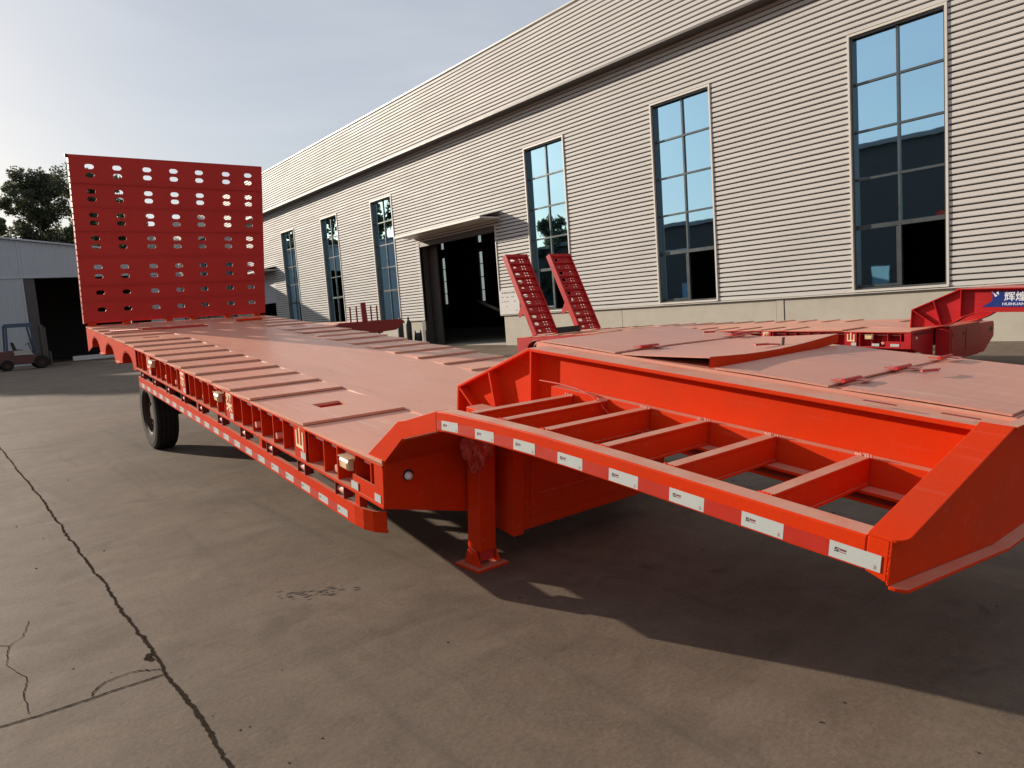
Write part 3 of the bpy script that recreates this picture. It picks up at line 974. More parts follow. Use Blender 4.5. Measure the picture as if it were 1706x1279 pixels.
# longitudinal beams and cross members below the deck
for a in (0.80, 2.12):
    b1(MB().box(a, a + 0.012, 0.05, 10.0, -0.42, -0.061, 10), "main_beam", 'red')
    b1(MB().box(a - 0.06, a + 0.072, 0.05, 10.0, -0.44, -0.421, 10), "main_beam_flange", 'red')
for s_ in [0.5 + 0.55 * i for i in range(17)]:
    b1(MB().box(0.14, 2.85, s_, s_ + 0.06, -0.20, -0.062), "cross_member", 'red')

# front panel, lamp and the box below the neck
fp = [(0.0, -0.036), (0.0, -0.281), (0.55, -0.425), (0.80, -0.46), (0.80, -0.02), (0.02, -0.02)]
b1(MB().prism([(0.0, -0.0005)] + [(0.0, -0.281), (0.55, -0.425), (0.82, -0.45), (0.82, -0.0005)], 1, -0.012, 0.0), "front_panel", 'red', bevel=0.003)
b1(MB().prism([(3.0, -0.0005), (2.18, -0.0005), (2.18, -0.45), (2.45, -0.425), (3.0, -0.281)], 1, -0.012, 0.0), "front_panel", 'red', bevel=0.003)
lp = b1(MB().tube((0.153, -0.0125, -0.102), (0.153, -0.022, -0.102), 0.034, n=20), "marker_lamp", 'black')
b1(MB().lathe([(0.0, -0.03), (0.012, -0.028), (0.022, -0.018), (0.025, 0.0)], (0.150, -0.022, -0.104), (0, 1, 0), 18), "lamp_lens", 'white', lp, smooth=True)
b1(ribbon([(-0.574, 0.291), (-0.225, 0.175), (-0.013, -0.006)], 0.0125, 0.80, 0.010), "sloped_plate", 'red')
bx_ = b1(MB().box(0.86, 2.14, -0.215, -0.03, -0.575, 0.04), "neck_box", 'red', bevel=0.004)
b1(MB().box(0.93, 2.07, -0.222, -0.2152, -0.50, -0.10), "box_panel", 'red', bx_, bevel=0.003)
b1(MB().box(1.0, 2.0, -0.228, -0.2222, -0.36, -0.345), "box_swage", 'red', bx_)
b1(MB().box(0.775, 0.858, -0.24, -0.19, -0.585, 0.02).box(0.775, 0.79, -0.189, -0.03, -0.58, 0.02), "box_post", 'red', bevel=0.004)
b1(MB().box(2.142, 2.225, -0.24, -0.19, -0.585, 0.02), "box_post", 'red', bevel=0.004)

# gooseneck
neck_beam(T1, 'red', 0.815, -1)
neck_beam(T1, 'red', 2.185, 1)
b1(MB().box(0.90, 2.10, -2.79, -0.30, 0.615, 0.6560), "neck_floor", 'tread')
for s_ in (-0.36, -0.97, -1.57, -2.16):
    b1(MB().box(0.93, 2.07, s_ - 0.015, s_ + 0.015, 0.6562, 0.658), "neck_cross_bar", 'red')


def lid(s0, s1, lift=0.0, lip=False, warp=0.006, lf=1.0):
    """tread plate lid, hinged at s0 (rear); its front edge s1 may stand up by lift"""
    nx, ny = 8, 6; t = 0.007
    vs = []; fs = []
    def H(u, v):
        bow = warp * math.sin(math.pi * u) * v
        side = lf + (1 - lf) * u
        return 0.6655 + lift * (v ** 1.35) * side + bow + 0.003 * math.sin(5 * u + 3 * v)
    for lay in (0, 1):
        for j in range(ny + 1):
            for i in range(nx + 1):
                u, v = i / nx, j / ny
                vs.append((0.905 + (2.10 - 0.905) * u, s0 + (s1 - s0) * v, H(u, v) - lay * t))
    def I(l, i, j): return l * (nx + 1) * (ny + 1) + j * (nx + 1) + i
    for j in range(ny):
        for i in range(nx):
            fs.append((I(0, i, j), I(0, i + 1, j), I(0, i + 1, j + 1), I(0, i, j + 1)))
            fs.append((I(1, i, j), I(1, i, j + 1), I(1, i + 1, j + 1), I(1, i + 1, j)))
    for i in range(nx):
        fs.append((I(0, i, 0), I(1, i, 0), I(1, i + 1, 0), I(0, i + 1, 0)))
        fs.append((I(0, i, ny), I(0, i + 1, ny), I(1, i + 1, ny), I(1, i, ny)))
    for j in range(ny):
        fs.append((I(0, 0, j), I(0, 0, j + 1), I(1, 0, j + 1), I(1, 0, j)))
        fs.append((I(0, nx, j), I(1, nx, j), I(1, nx, j + 1), I(0, nx, j + 1)))
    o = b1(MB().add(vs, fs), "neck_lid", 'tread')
    if lip:
        q = MB(); vv = []; ff_ = []
        for i in range(nx + 1):
            u = i / nx; x = 0.905 + (2.10 - 0.905) * u; z = H(u, 1)
            vv += [(x, s1 - 0.004, z - 0.001), (x, s1 - 0.004, z - 0.052), (x, s1 + 0.003, z - 0.052), (x, s1 + 0.003, z - 0.008)]
            if i:
                a = 4 * (i - 1); c = 4 * i
                ff_ += [(a, a + 1, c + 1, c), (a + 1, a + 2, c + 2, c + 1), (a + 2, a + 3, c + 3, c + 2)]
        b1(q.add(vv, ff_), "lid_lip", 'red', o)
    return o, H


l1, _ = lid(-0.94, -0.34)
l2, H2 = lid(-0.99, -1.545, 0.062, True, -0.020, 0.78)
l3, _ = lid(-2.125, -1.575)
l4, _ = lid(-2.185, -2.775)


def hinge(w, s, par):
    o = b1(MB().tube((w - 0.075, s, 0.682), (w + 0.075, s, 0.680), 0.009, n=10), "hinge", 'redshade', par)
    b1(MB().box(w - 0.07, w + 0.0, s + 0.01, s + 0.055, 0.6765, 0.680), "hinge_leaf", 'redshade', par)
    b1(MB().box(w + 0.005, w + 0.07, s - 0.055, s - 0.01, 0.6765, 0.680), "hinge_leaf", 'redshade', par)


hinge(1.15, -0.965, l1); hinge(1.99, -0.965, l1); hinge(2.09, -0.96, l1)
hinge(1.04, -2.155, l4); hinge(1.99, -2.155, l4); hinge(1.52, -2.155, l4)
# latch bolts and a lock tab
zl = H2(0.55, 0.85)
b1(MB().tube((1.50, -1.40, zl + 0.012), (1.58, -1.43, zl + 0.012), 0.006, n=8).tube((1.58, -1.43, zl + 0.012), (1.66, -1.45, zl + 0.006), 0.004, n=6), "latch", 'redshade', l2)
b1(MB().box(1.665, 1.685, -1.462, -1.456, zl, zl + 0.045), "lock_tab", 'darksteel', l2)
b1(MB().tube((1.43, -2.27, 0.688), (1.52, -2.30, 0.688), 0.006, n=8).tube((1.52, -2.30, 0.686), (1.57, -2.29, 0.686), 0.005, n=6), "latch", 'redshade', l4)
b1(MB().tube((1.86, -0.80, 0.686), (1.95, -0.82, 0.686), 0.006, n=8), "latch", 'redshade', l1)
for s_ in (-2.40, -2.67):
    b1(MB().box(0.752, 0.764, s_ - 0.06, s_ + 0.06, 0.6615, 0.664), "flange_slot", 'maroon')

# front end channel of the ladder frame, open to the front
top_l = [(0.0, 0.457), (0.735, 0.650)]
chw = [(0.0, 0.457), (0.74, 0.650), (2.26, 0.650), (3.0, 0.457), (3.0, 0.34), (2.2, 0.235), (0.8, 0.235), (0.0, 0.335)]
b1(MB().prism(chw, 1, -2.800, -2.7955), "end_channel_web", 'red')


def flange_bar(p0, p1, s0, s1, t, round_at_start=True):
    """sloping flange from p0 to p1 (w,h), standing forward from s0 to s1, with a rounded free corner"""
    vs = []; n = 6
    d = Vector((p1[0] - p0[0], p1[1] - p0[1])); d.normalize(); up = Vector((-d.y, d.x))
    out = [(p0[0], s0), (p1[0], s0), (p1[0], s1)]
    rr_ = min(0.035, abs(s1 - s0) * 0.8)
    for k in range(n + 1):
        a = math.pi / 2 * k / n
        out.append((p0[0] + rr_ * (1 - math.sin(a)), s1 - math.copysign(rr_ * (1 - math.cos(a)), s1 - s0)))
    def h(w): return p0[1] + (p1[1] - p0[1]) * (w - p0[0]) / (p1[0] - p0[0])
    m_ = len(out)
    vs = [(w, s, h(w)) for w, s in out] + [(w, s, h(w) + t) for w, s in out]
    fs = [tuple(range(m_)), tuple(range(2 * m_ - 1, m_ - 1, -1))] + [(i, (i + 1) % m_, m_ + (i + 1) % m_, m_ + i) for i in range(m_)]
    return MB().add(vs, fs)


b1(flange_bar((0.0, 0.4575), (0.738, 0.651), -2.735, -2.835, 0.010), "end_channel_flange", 'red', bevel=0.002)
b1(flange_bar((0.0, 0.335), (0.80, 0.235), -2.801, -2.845, -0.010), "end_channel_flange", 'red', bevel=0.002)
b1(MB().box(0.80, 2.20, -2.845, -2.801, 0.225, 0.2345), "end_channel_flange", 'red')
b1(MB().box(0.74, 2.26, -2.84, -2.801, 0.651, 0.661), "end_channel_flange", 'red')
for (wa_, wb_) in ((3.0, 2.262),):
    vs = [(3.0, -2.735, 0.4575), (2.262, -2.735, 0.651), (2.262, -2.83, 0.651), (3.0, -2.83, 0.4575)]
    vs += [(x, y, z + 0.010) for x, y, z in vs]
    b1(MB().add(vs, [(0, 1, 2, 3), (7, 6, 5, 4), (0, 1, 5, 4), (1, 2, 6, 5), (2, 3, 7, 6), (3, 0, 4, 7)]), "end_channel_flange", 'red')


def side_frame(mir):
    """ladder frame beside the gooseneck; mir mirrors it to the right-hand side"""
    fx = (lambda w: w) if not mir else (lambda w: 3.0 - w)
    def mm(mb):
        mb.v = [(fx(p[0]), p[1], p[2]) for p in mb.v]; return mb
    bar = [(-0.575, 0.408), (-0.67, 0.418), (-1.00, 0.437), (-1.36, 0.451), (-1.80, 0.456), (-2.735, 0.457),
           (-2.735, 0.357), (-1.80, 0.356), (-1.36, 0.350), (-1.00, 0.336), (-0.67, 0.316), (-0.575, 0.303)]
    b1(mm(MB().prism(bar, 0, 0.0, 0.085)), "side_bar", 'red', bevel=0.005)
    b1(mm(MB().prism([(-2.7355, 0.457), (-2.7945, 0.457), (-2.7945, 0.34), (-2.7355, 0.357)], 0, 0.0, 0.085)), "side_bar", 'red', bevel=0.003)
    strip = [(0.196, 0.001), (-0.185, 0.280), (-0.264, 0.300), (-0.5745, 0.408), (-0.5745, 0.303), (-0.225, 0.187), (-0.012, 0.001)]
    b1(mm(MB().prism(strip, 0, 0.0, 0.012)), "riser_plate", 'red', bevel=0.002)
    b1(mm(ribbon([(0.196, 0.001), (-0.185, 0.280), (-0.264, 0.300), (-0.5745, 0.408)], 0.0125, 0.075, 0.010)), "riser_flange", 'red')
    for i, s_ in enumerate((-0.76, -1.01, -1.305, -1.65, -1.985, -2.37)):
        t = (0.423, 0.437, 0.449, 0.453, 0.4545, 0.4555)[i]
        mb = MB().box(0.0855, 0.752, s_ - 0.025, s_ + 0.025, t - 0.012, t).box(0.0855, 0.752, s_ - 0.020, s_ - 0.012, t - 0.10, t - 0.0125)
        mb.box(0.0855, 0.752, s_ + 0.012, s_ + 0.020, t - 0.10, t - 0.0125).box(0.0855, 0.752, s_ - 0.025, s_ + 0.025, t - 0.112, t - 0.1005)
        b1(mm(mb), "cross_bar", 'red', bevel=0.003)
        rw = random.Random(i)
        wl = MB()
        for q in range(7):
            x = 0.747 - 0.010 * rw.random(); ss = s_ - 0.028 + 0.056 * q / 6
            wl.tube((x, ss, t - 0.002), (x + 0.004, ss + 0.004, t + 0.006 + 0.006 * rw.random()), 0.006, 0.003, n=6)
        if not mir: b1(wl, "weld_bead", 'pinkplug')
    b1(mm(MB().box(0.755, 0.806, -2.79, -0.60, 0.335, 0.447)), "inner_rail", 'red', bevel=0.003)
    b1(mm(MB().box(0.685, 0.754, -2.79, -0.60, 0.330, 0.3415)), "inner_rail_ledge", 'red')
    for k in range(9):
        c = -0.70 - 0.2865 * k + (0.0 if k < 8 else 0)
        if k < 8:
            z = (0.353, 0.3685, 0.380, 0.3845, 0.3865, 0.3875, 0.388, 0.388)[k]
            sl = (0.014, 0.010, 0.006, 0.002, 0.001, 0, 0, 0)[k]
            vs = [(-0.0008, c + 0.072, z - 0.024 - sl / 2), (-0.0008, c - 0.072, z - 0.024 + sl / 2), (-0.0008, c - 0.072, z + 0.024 + sl / 2), (-0.0008, c + 0.072, z + 0.024 - sl / 2)]
            vs += [(-0.0025, y, zz) for _, y, zz in vs]
            fq = [(0, 1, 2, 3), (7, 6, 5, 4), (0, 1, 5, 4), (1, 2, 6, 5), (2, 3, 7, 6), (3, 0, 4, 7)]
            tp = b1(mm(MB().add(vs, fq)), "white_tape", 'tape_white')
            if not mir:
                # printed mark: slanted emblem, two tiny lines, a small stamp
                e = MB()
                def pr(mb, u0, u1, v0, v1, sk=0.006):
                    pts = [(u0, v0), (u1, v0), (u1 + sk, v1), (u0 + sk, v1)]
                    vv = [(-0.0030, c + 0.072 - u, z + v + (u - 0.072) * sl / 0.144) for u, v in pts]
                    mb.add(vv, [(0, 1, 2, 3)])
                for v0, v1, u0, u1 in ((-0.004, -0.001, 0.014, 0.026), (0.001, 0.004, 0.015, 0.026), (0.006, 0.009, 0.016, 0.028), (-0.001, 0.001, 0.023, 0.027), (0.004, 0.006, 0.015, 0.019)):
                    pr(e, u0, u1, v0, v1, 0.002)
                b1(e, "printed_emblem", 'logo_dark', tp)
                e = MB()
                for q in range(4): pr(e, 0.030 + q * 0.005, 0.0335 + q * 0.005, 0.002, 0.008, 0.001)
                pr(e, 0.030, 0.049, -0.003, -0.001, 0)
                pr(e, 0.126, 0.133, -0.018, -0.016, 0); pr(e, 0.127, 0.134, -0.014, -0.012, 0); pr(e, 0.126, 0.132, -0.010, -0.008, 0)
                b1(e, "printed_text", 'logo_red', tp)["kind"] = "stuff" 
            # red length of tape behind it
            if k < 7:
                z2 = (z + (0.353, 0.3685, 0.380, 0.3845, 0.3865, 0.3875, 0.388, 0.388)[k + 1]) / 2
                c2 = c - 0.14325
                vs = [(-0.0008, c2 + 0.0705, z2 - 0.024 - sl / 2), (-0.0008, c2 - 0.0705, z2 - 0.024 + sl / 2), (-0.0008, c2 - 0.0705, z2 + 0.024 + sl / 2), (-0.0008, c2 + 0.0705, z2 + 0.024 - sl / 2)]
                vs += [(-0.0022, y, zz) for _, y, zz in vs]
                b1(mm(MB().add(vs, fq)), "red_tape", 'tape_red')
    # a first stub of red tape at the bend
    vs = [(-0.0008, -0.582, 0.316), (-0.0008, -0.626, 0.323), (-0.0008, -0.626, 0.371), (-0.0008, -0.582, 0.362)]
    vs += [(-0.0022, y, zz) for _, y, zz in vs]
    b1(mm(MB().add(vs, [(0, 1, 2, 3), (7, 6, 5, 4), (0, 1, 5, 4), (1, 2, 6, 5), (2, 3, 7, 6), (3, 0, 4, 7)])), "red_tape", 'tape_red')


side_frame(False)
side_frame(True)
# air hose lying in the ladder frame
hp = [(0.74, -0.52, 0.47), (0.735, -0.75, 0.475), (0.72, -0.95, 0.455), (0.70, -1.08, 0.40), (0.70, -1.15, 0.352), (0.71, -1.40, 0.348)]
mb = MB()
hv = [Vector(p) for p in hp]; hs = []
for i in range(len(hv) - 1):
    p0, p1, p2, p3 = hv[max(0, i - 1)], hv[i], hv[i + 1], hv[min(len(hv) - 1, i + 2)]
    for q in range(8):
        t = q / 8
        hs.append(0.5 * ((2 * p1) + (p2 - p0) * t + (2 * p0 - 5 * p1 + 4 * p2 - p3) * t * t + (3 * p1 - p0 - 3 * p2 + p3) * t ** 3))
hs.append(hv[-1])
for p, q in zip(hs[:-1], hs[1:]): mb.tube(p, q, 0.0045, n=8, cap=False)
b1(mb, "air_hose", 'film', smooth=True)


def landing_leg(w0, crumpled, top=0.26):
    leg = b1(MB().box(w0, w0 + 0.125, -0.175, -0.045, -0.655, top), "landing_leg", 'red', bevel=0.006)
    st, ct = math.sin(TH), math.cos(TH)
    def hz(s, z): return (z - 0.775 - s * st) / ct
    vs = []
    for z in (0.0, 0.016):
        vs += [(w0 - 0.06, 0.02, hz(0.02, z)), (w0 + 0.185, 0.02, hz(0.02, z)), (w0 + 0.185, -0.235, hz(-0.235, z)), (w0 - 0.06, -0.235, hz(-0.235, z))]
    b1(MB().add(vs, [(0, 1, 2, 3), (7, 6, 5, 4), (0, 1, 5, 4), (1, 2, 6, 5), (2, 3, 7, 6), (3, 0, 4, 7)]), "foot_plate", 'red', leg, bevel=0.003)
    for ww in (w0 - 0.018, w0 + 0.131):
        b1(MB().prism([(-0.03, hz(-0.03, 0.017)), (-0.20, hz(-0.20, 0.017)), (-0.150, -0.65), (-0.07, -0.65)], 0, ww, ww + 0.012), "foot_gusset", 'red', leg)
    b1(MB().tube((w0 - 0.03, -0.11, -0.69), (w0 + 0.155, -0.11, -0.69), 0.018, n=12), "foot_pin", 'red', leg)
    b1(MB().box(w0 + 0.01, w0 + 0.115, -0.165, -0.055, -0.72, -0.6555), "inner_tube", 'redshade', leg)
    if crumpled:
        b1(MB().prism([(-0.045, 0.15), (0.16, 0.15), (-0.045, -0.35)], 0, w0 + 0.13, w0 + 0.145), "leg_brace", 'red', leg)
        # gearbox wrapped in crumpled film, sprayed over
        bmx = bmesh.new()
        bmesh.ops.create_icosphere(bmx, subdivisions=4, radius=1.0)
        rnd_ = random.Random(3)
        ph = [(Vector((rnd_.gauss(0, 1), rnd_.gauss(0, 1), rnd_.gauss(0, 1))), rnd_.uniform(0, 6)) for _ in range(14)]
        vs = []
        for v in bmx.verts:
            d = sum(abs(math.sin(v.co.dot(a) * 3.4 + p)) for a, p in ph) / len(ph)
            r = 0.70 + 1.5 * (d - 0.60)
            q = v.co * r
            vs.append((w0 - 0.015 + q.x * 0.13, -0.185 + q.y * 0.10, 0.075 + q.z * 0.15 - 0.07 * max(0, -q.z) * (q.x < 0)))
        fs = [tuple(v.index for v in f.verts) for f in bmx.faces]
        bmx.free()
        b1(MB().add(vs, fs), "wrapped_gearbox", 'film', leg)
    return leg


def weld_line(p, q, r=0.004, seed=0, nm="weld_seam"):
    rw = random.Random(seed); p = Vector(p); q = Vector(q); n = max(3, int((q - p).length / 0.012)); mb_ = MB()
    for i in range(n):
        a_ = p.lerp(q, i / n); c_ = p.lerp(q, (i + 1) / n)
        mb_.tube(a_, c_, r * rw.uniform(0.7, 1.3), r * rw.uniform(0.5, 1.0), 6, False)
    b1(mb_, nm, 'red')


for i, s_ in enumerate((-0.76, -1.01, -1.305, -1.65, -1.985, -2.37)):
    t = (0.423, 0.437, 0.449, 0.453, 0.4545, 0.4555)[i]
    weld_line((0.087, s_ - 0.026, t), (0.087, s_ + 0.026, t), 0.005, i)
    weld_line((0.087, s_ - 0.027, t - 0.10), (0.087, s_ - 0.027, t), 0.004, i + 20)
weld_line((0.806, -0.45, 0.622), (0.806, -2.78, 0.622), 0.005, 50)
weld_line((0.806, -0.438, 0.62), (0.806, -0.438, 0.21), 0.004, 51)
weld_line((-0.002, -0.004, -0.005), (-0.002, -0.004, -0.275), 0.004, 52)
weld_line((0.004, -2.798, 0.34), (0.004, -2.798, 0.456), 0.005, 53)
weld_line((0.02, -0.014, -0.003), (0.78, -0.014, -0.003), 0.004, 54)
weld_line((0.80, 0.331, 0.004), (0.80, 0.331, 0.30), 0.004, 55)
landing_leg(0.555, True)
lr = landing_leg(2.32, False, -0.01)
# the right-hand leg stands a little further back; keep its foot on the ground there
lr.location = (0, 0.62, -0.62 * math.tan(TH))

# side guard with reflective tape
gp = [(0.0, 6.42), (0.0, 0.40), (0.010, 0.30), (0.035, 0.22), (0.09, 0.15)]
vs = []; fs = []
n_long = 14
line = [(0.0, 6.42 - (6.42 - 0.40) * i / n_long) for i in range(n_long + 1)] + gp[2:]
sec = [(0.0, -0.372), (0.0, -0.508), (0.028, -0.508), (0.028, -0.502), (0.007, -0.502), (0.007, -0.378), (0.028, -0.378), (0.028, -0.372)]
for i, (w_, s_) in enumerate(line):
    for (dw, h_) in sec:
        ss = s_ + (dw * 0.9 if i == len(line) - 1 else 0)
        vs.append((w_ + dw, ss, h_))
    if i:
        a = 8 * (i - 1); c = 8 * i
        for k in range(8):
            k2 = (k + 1) % 8
            fs.append((a + k, a + k2, c + k2, c + k))
fs.append(tuple(range(7, -1, -1))); fs.append(tuple(range(8 * (len(line) - 1), 8 * len(line))))
gd = b1(MB().add(vs, fs), "side_guard", 'red', bevel=0.002)
k = 0
s_ = 0.57
while s_ < 6.3:
    b1(MB().box(-0.0022, -0.0004, s_ - 0.074, s_ + 0.074, -0.490, -0.440), "white_tape", 'tape_white', gd)
    e = MB()
    for q in range(3): e.add([(-0.0027, s_ + 0.060 - q * 0.006, -0.470), (-0.0027, s_ + 0.056 - q * 0.006, -0.470), (-0.0027, s_ + 0.054 - q * 0.006, -0.456), (-0.0027, s_ + 0.058 - q * 0.006, -0.456)], [(0, 1, 2, 3)])
    b1(e, "printed_emblem", 'logo_dark', gd)
    b1(MB().box(-0.0018, -0.0004, s_ + 0.075, s_ + 0.2205, -0.490, -0.440), "red_tape", 'tape_red', gd)
    s_ += 0.2955
for s_ in (0.34, 2.04, 3.8, 5.6):
    b1(MB().box(0.009, 0.06, s_, s_ + 0.06, -0.50, -0.2865), "guard_bracket", 'red', gd)
# rope rollers under the ledge
s_ = 0.60
while s_ < 6.2:
    rl = b1(MB().tube((0.03, s_ - 0.055, -0.335), (0.03, s_ + 0.055, -0.335), 0.024, n=14), "rope_roller", 'pinkplug', smooth=False)
    b1(MB().box(-0.004, 0.062, s_ - 0.066, s_ - 0.058, -0.372, -0.287), "roller_bracket", 'maroon', rl)
    b1(MB().box(-0.004, 0.062, s_ + 0.058, s_ + 0.066, -0.372, -0.287), "roller_bracket", 'maroon', rl)
    b1(MB().tube((0.03, s_ - 0.085, -0.335), (0.03, s_ - 0.067, -0.335), 0.018, n=10), "ratchet_end", 'maroon', rl)
    s_ += 0.62

# rear deck: grating strip and light hinge tubes
mb = MB()
for i in range(34):
    w_ = 0.12 + i * 0.040
    mb.tube((w_, 8.60, 0.012), (w_ + 0.022, 8.78, 0.012), 0.008, n=6)
    mb.tube((w_ + 0.022, 8.60, 0.014), (w_, 8.78, 0.014), 0.008, n=6)
mb.box(0.10, 1.50, 8.585, 8.60, 0.001, 0.022).box(0.10, 1.50, 8.78, 8.795, 0.001, 0.022)
b1(mb, "deck_grating", 'redshade')
b1(MB().tube((2.1, 9.0, 0.03), (2.55, 9.05, 0.03), 0.022, n=10), "loose_pin", 'red')

# rear ramp, standing upright
def rampf(u, v, t):
    return (u, 10.20 - 0.3 * (v + 0.1) / 2.7 + t, v - (-0.001 * 10.2 ** 2) * 0)


cols = [0.265, 0.66, 1.106, 1.518, 1.931, 2.386, 2.773]
rows = [[2.443, 2.314], [2.063, 1.943], [1.694, 1.569], [1.327, 1.194], [0.862, 0.708], [0.44], [0.154]]
bnd = [2.61, 2.19, 1.82, 1.45, 1.03, 0.575, 0.30, -0.055]
HOFF = 0.104            # the deck droops by this much at its tail; keep the ramp's own height
ramp = None
for i, rw in enumerate(rows):
    z1, z0 = bnd[i], bnd[i + 1]
    holes = [stadium(c, r_, 0.130, 0.074) for c in cols for r_ in rw]
    vs, fs = sheet_with_holes([(-0.01, z0 + 0.004), (3.03, z0 + 0.004), (3.03, z1 - 0.004), (-0.01, z1 - 0.004)], holes, 0.010)
    vs = [rampf(x, y, z + 0.010 * (i % 2)) for x, y, z in vs]
    mb = MB().add([(x, y, z + HOFF) for x, y, z in vs], fs)
    if ramp is None:
        fr = MB()
        def bar(u0, u1, v0, v1, t0, t1):
            vv = []
            for t in (t0, t1):
                for (u, v) in ((u0, v0), (u1, v0), (u1, v1), (u0, v1)):
                    x, y, z = rampf(u, v, t); vv.append((x, y, z + HOFF))
            fr.add(vv, [(0, 1, 2, 3), (7, 6, 5, 4), (0, 1, 5, 4), (1, 2, 6, 5), (2, 3, 7, 6), (3, 0, 4, 7)])
        bar(-0.015, 0.035, -0.07, 2.615, 0.010, 0.13); bar(2.985, 3.035, -0.07, 2.615, 0.010, 0.13)
        bar(-0.015, 3.035, 2.5851, 2.615, 0.011, 0.14)
        for zz in bnd[1:]: bar(0.036, 2.984, zz - 0.012, zz + 0.012, 0.012, 0.07)
        for uu in (0.46, 0.88, 1.31, 1.72, 2.16, 2.58): bar(uu - 0.006, uu + 0.006, 0.03, 2.584, 0.0125, 0.05)
        ramp = b1(fr, "rear_ramp", 'redshade')
        kb = MB()
        rk = random.Random(8)
        for q in range(26):
            v = 0.1 + q * 0.095
            x, y, z = rampf(-0.016, v, 0.05); kb.tube((x, y, z + HOFF), (x - 0.012, y, z + HOFF), 0.012, n=6)
        b1(kb, "edge_lugs", 'pinkplug', ramp)
        x, y, z = rampf(-0.05, 2.60, 0.06)
        b1(MB().box(x, x + 0.034, y - 0.03, y + 0.03, z + HOFF - 0.03, z + HOFF + 0.02), "ramp_stop", 'black', ramp)
    pl = b1(mb, "ramp_panel", 'redshade', ramp)
    if i:
        vv = []
        for t in (-0.016, -0.0065):
            for (u, v) in ((-0.008, z1 - 0.010), (3.028, z1 - 0.010), (3.028, z1 + 0.006), (-0.008, z1 + 0.006)):
                x, y, z = rampf(u, v, t); vv.append((x, y, z + HOFF))
        b1(MB().add(vv, [(0, 1, 2, 3), (7, 6, 5, 4), (0, 1, 5, 4), (1, 2, 6, 5), (2, 3, 7, 6), (3, 0, 4, 7)]), "ramp_rib", 'redshade', ramp)
for w_ in (0.10, 0.62, 1.30, 1.72, 2.32, 2.86):
    b1(MB().tube((w_ - 0.06, 10.19, 0.02), (w_ + 0.06, 10.19, 0.02), 0.022, n=12).box(w_ - 0.05, w_ + 0.05, 10.165, 10.20, -0.03, 0.01), "ramp_hinge", 'red', ramp)
b1(MB().box(0.0, 3.0, 10.13, 10.16, -0.34, -0.001), "tail_beam", 'red')
for w_ in (0.35, 0.62, 2.4):
    b1(MB().box(w_, w_ + 0.14, 10.161, 10.175, -0.16, -0.06), "tail_lamp", 'cream')

# axle and wheels
for (wx, sd) in ((2.12, -1), (4.68, 1)):
    cc = T1.local((wx, 11.0, 0.52))
    wheel(T1, (cc.x, cc.y, cc.z), sd)
ca = T1.local((2.3, 11.0, 0.52)); cb = T1.local((4.5, 11.0, 0.52))
b1(MB().tube(ca, cb, 0.075, n=14), "axle", 'black')
b1(MB().box(0.55, 0.78, 6.55, 7.75, -0.83, -0.45).box(2.22, 2.45, 6.55, 7.75, -0.83, -0.45), "suspension_arm", 'black')
b1(MB().tube((0.60, 6.35, -0.72), (0.60, 6.60, -0.66), 0.10, n=14), "brake_chamber", 'black')
b1(MB().box(0.30, 0.48, 7.62, 7.66, -0.62, -0.32), "mud_flap_bracket", 'greysheet')


# ---------------- the crimson trailer by the hall
T2 = Rig("lowbed_trailer", (12.2, 5.08, 0.775), R(2.3), 0.0035, (13.7, 9.0, 0))
tag(T2.root, "crimson low-bed trailer parked by the hall with two raised ladder ramps and blue sign", "trailer")
b2 = T2.build
deck(T2, 'deck', [])
side_rail(T2, 'crimson', [(0.98, "山"), (2.60, "梁"), (4.2, "东")], [0.66, 3.0], [0.45, 1.6, 2.2])
far_rail(T2, 'crimson')
for s_, l_ in ((0.18, 0.14), (0.50, 0.12)):
    b2(MB().box(-0.0085, -0.0063, s_, s_ + l_, -0.255, -0.21), "small_label", 'tape_white')
b2(MB().prism([(0.0, -0.0005), (0.0, -0.285), (0.55, -0.43), (0.82, -0.45), (0.82, -0.0005)], 1, -0.012, 0.0), "front_panel", 'crimson')
b2(MB().prism([(3.0, -0.0005), (2.18, -0.0005), (2.18, -0.45), (2.45, -0.43), (3.0, -0.285)], 1, -0.012, 0.0), "front_panel", 'crimson')
b2(MB().tube((0.16, -0.0125, -0.12), (0.16, -0.025, -0.12), 0.022, n=14), "marker_lamp", 'white')
mb = MB()
for i in range(14):
    mb.box(0.05 + i * 0.05, 0.075 + i * 0.05, -0.0155, -0.0125, -0.075, -0.03)
b2(mb, "panel_slots", 'black')
bx2 = b2(MB().box(0.86, 2.14, -0.25, -0.03, -0.55, 0.02), "neck_box", 'crimson')
b2(MB().box(0.92, 1.48, -0.257, -0.2502, -0.42, -0.04).box(1.54, 2.08, -0.257, -0.2502, -0.42, -0.04), "box_panel", 'crimson', bx2, bevel=0.004)
b2(MB().box(1.40, 1.43, -0.262, -0.2572, -0.16, -0.10), "panel_catch", 'black', bx2)
b2(MB().box(0.95, 0.98, -0.262, -0.2572, -0.16, -0.10), "panel_catch", 'black', bx2)
fold = b2(MB().prism([(2.18, -0.02), (2.95, -0.02), (3.0, -0.08), (3.0, -0.30), (2.55, -0.55), (2.18, -0.55)], 1, -0.20, -0.0125), "side_box", 'crimson', bevel=0.004)
b2(MB().box(2.80, 2.93, -0.204, -0.2002, -0.20, -0.12), "box_handle", 'black', fold)
w2 = neck_beam(T2, 'crimson', 0.815, -1)
neck_beam(T2, 'crimson', 2.185, 1)
b2(MB().box(0.90, 2.10, -2.79, -0.30, 0.62, 0.640), "neck_floor", 'crimson')
for s_ in (-0.6, -1.4, -2.2, -2.78):
    b2(MB().box(0.90, 2.10, s_ - 0.03, s_ + 0.01, 0.45, 0.619), "neck_cross_bar", 'crimson')
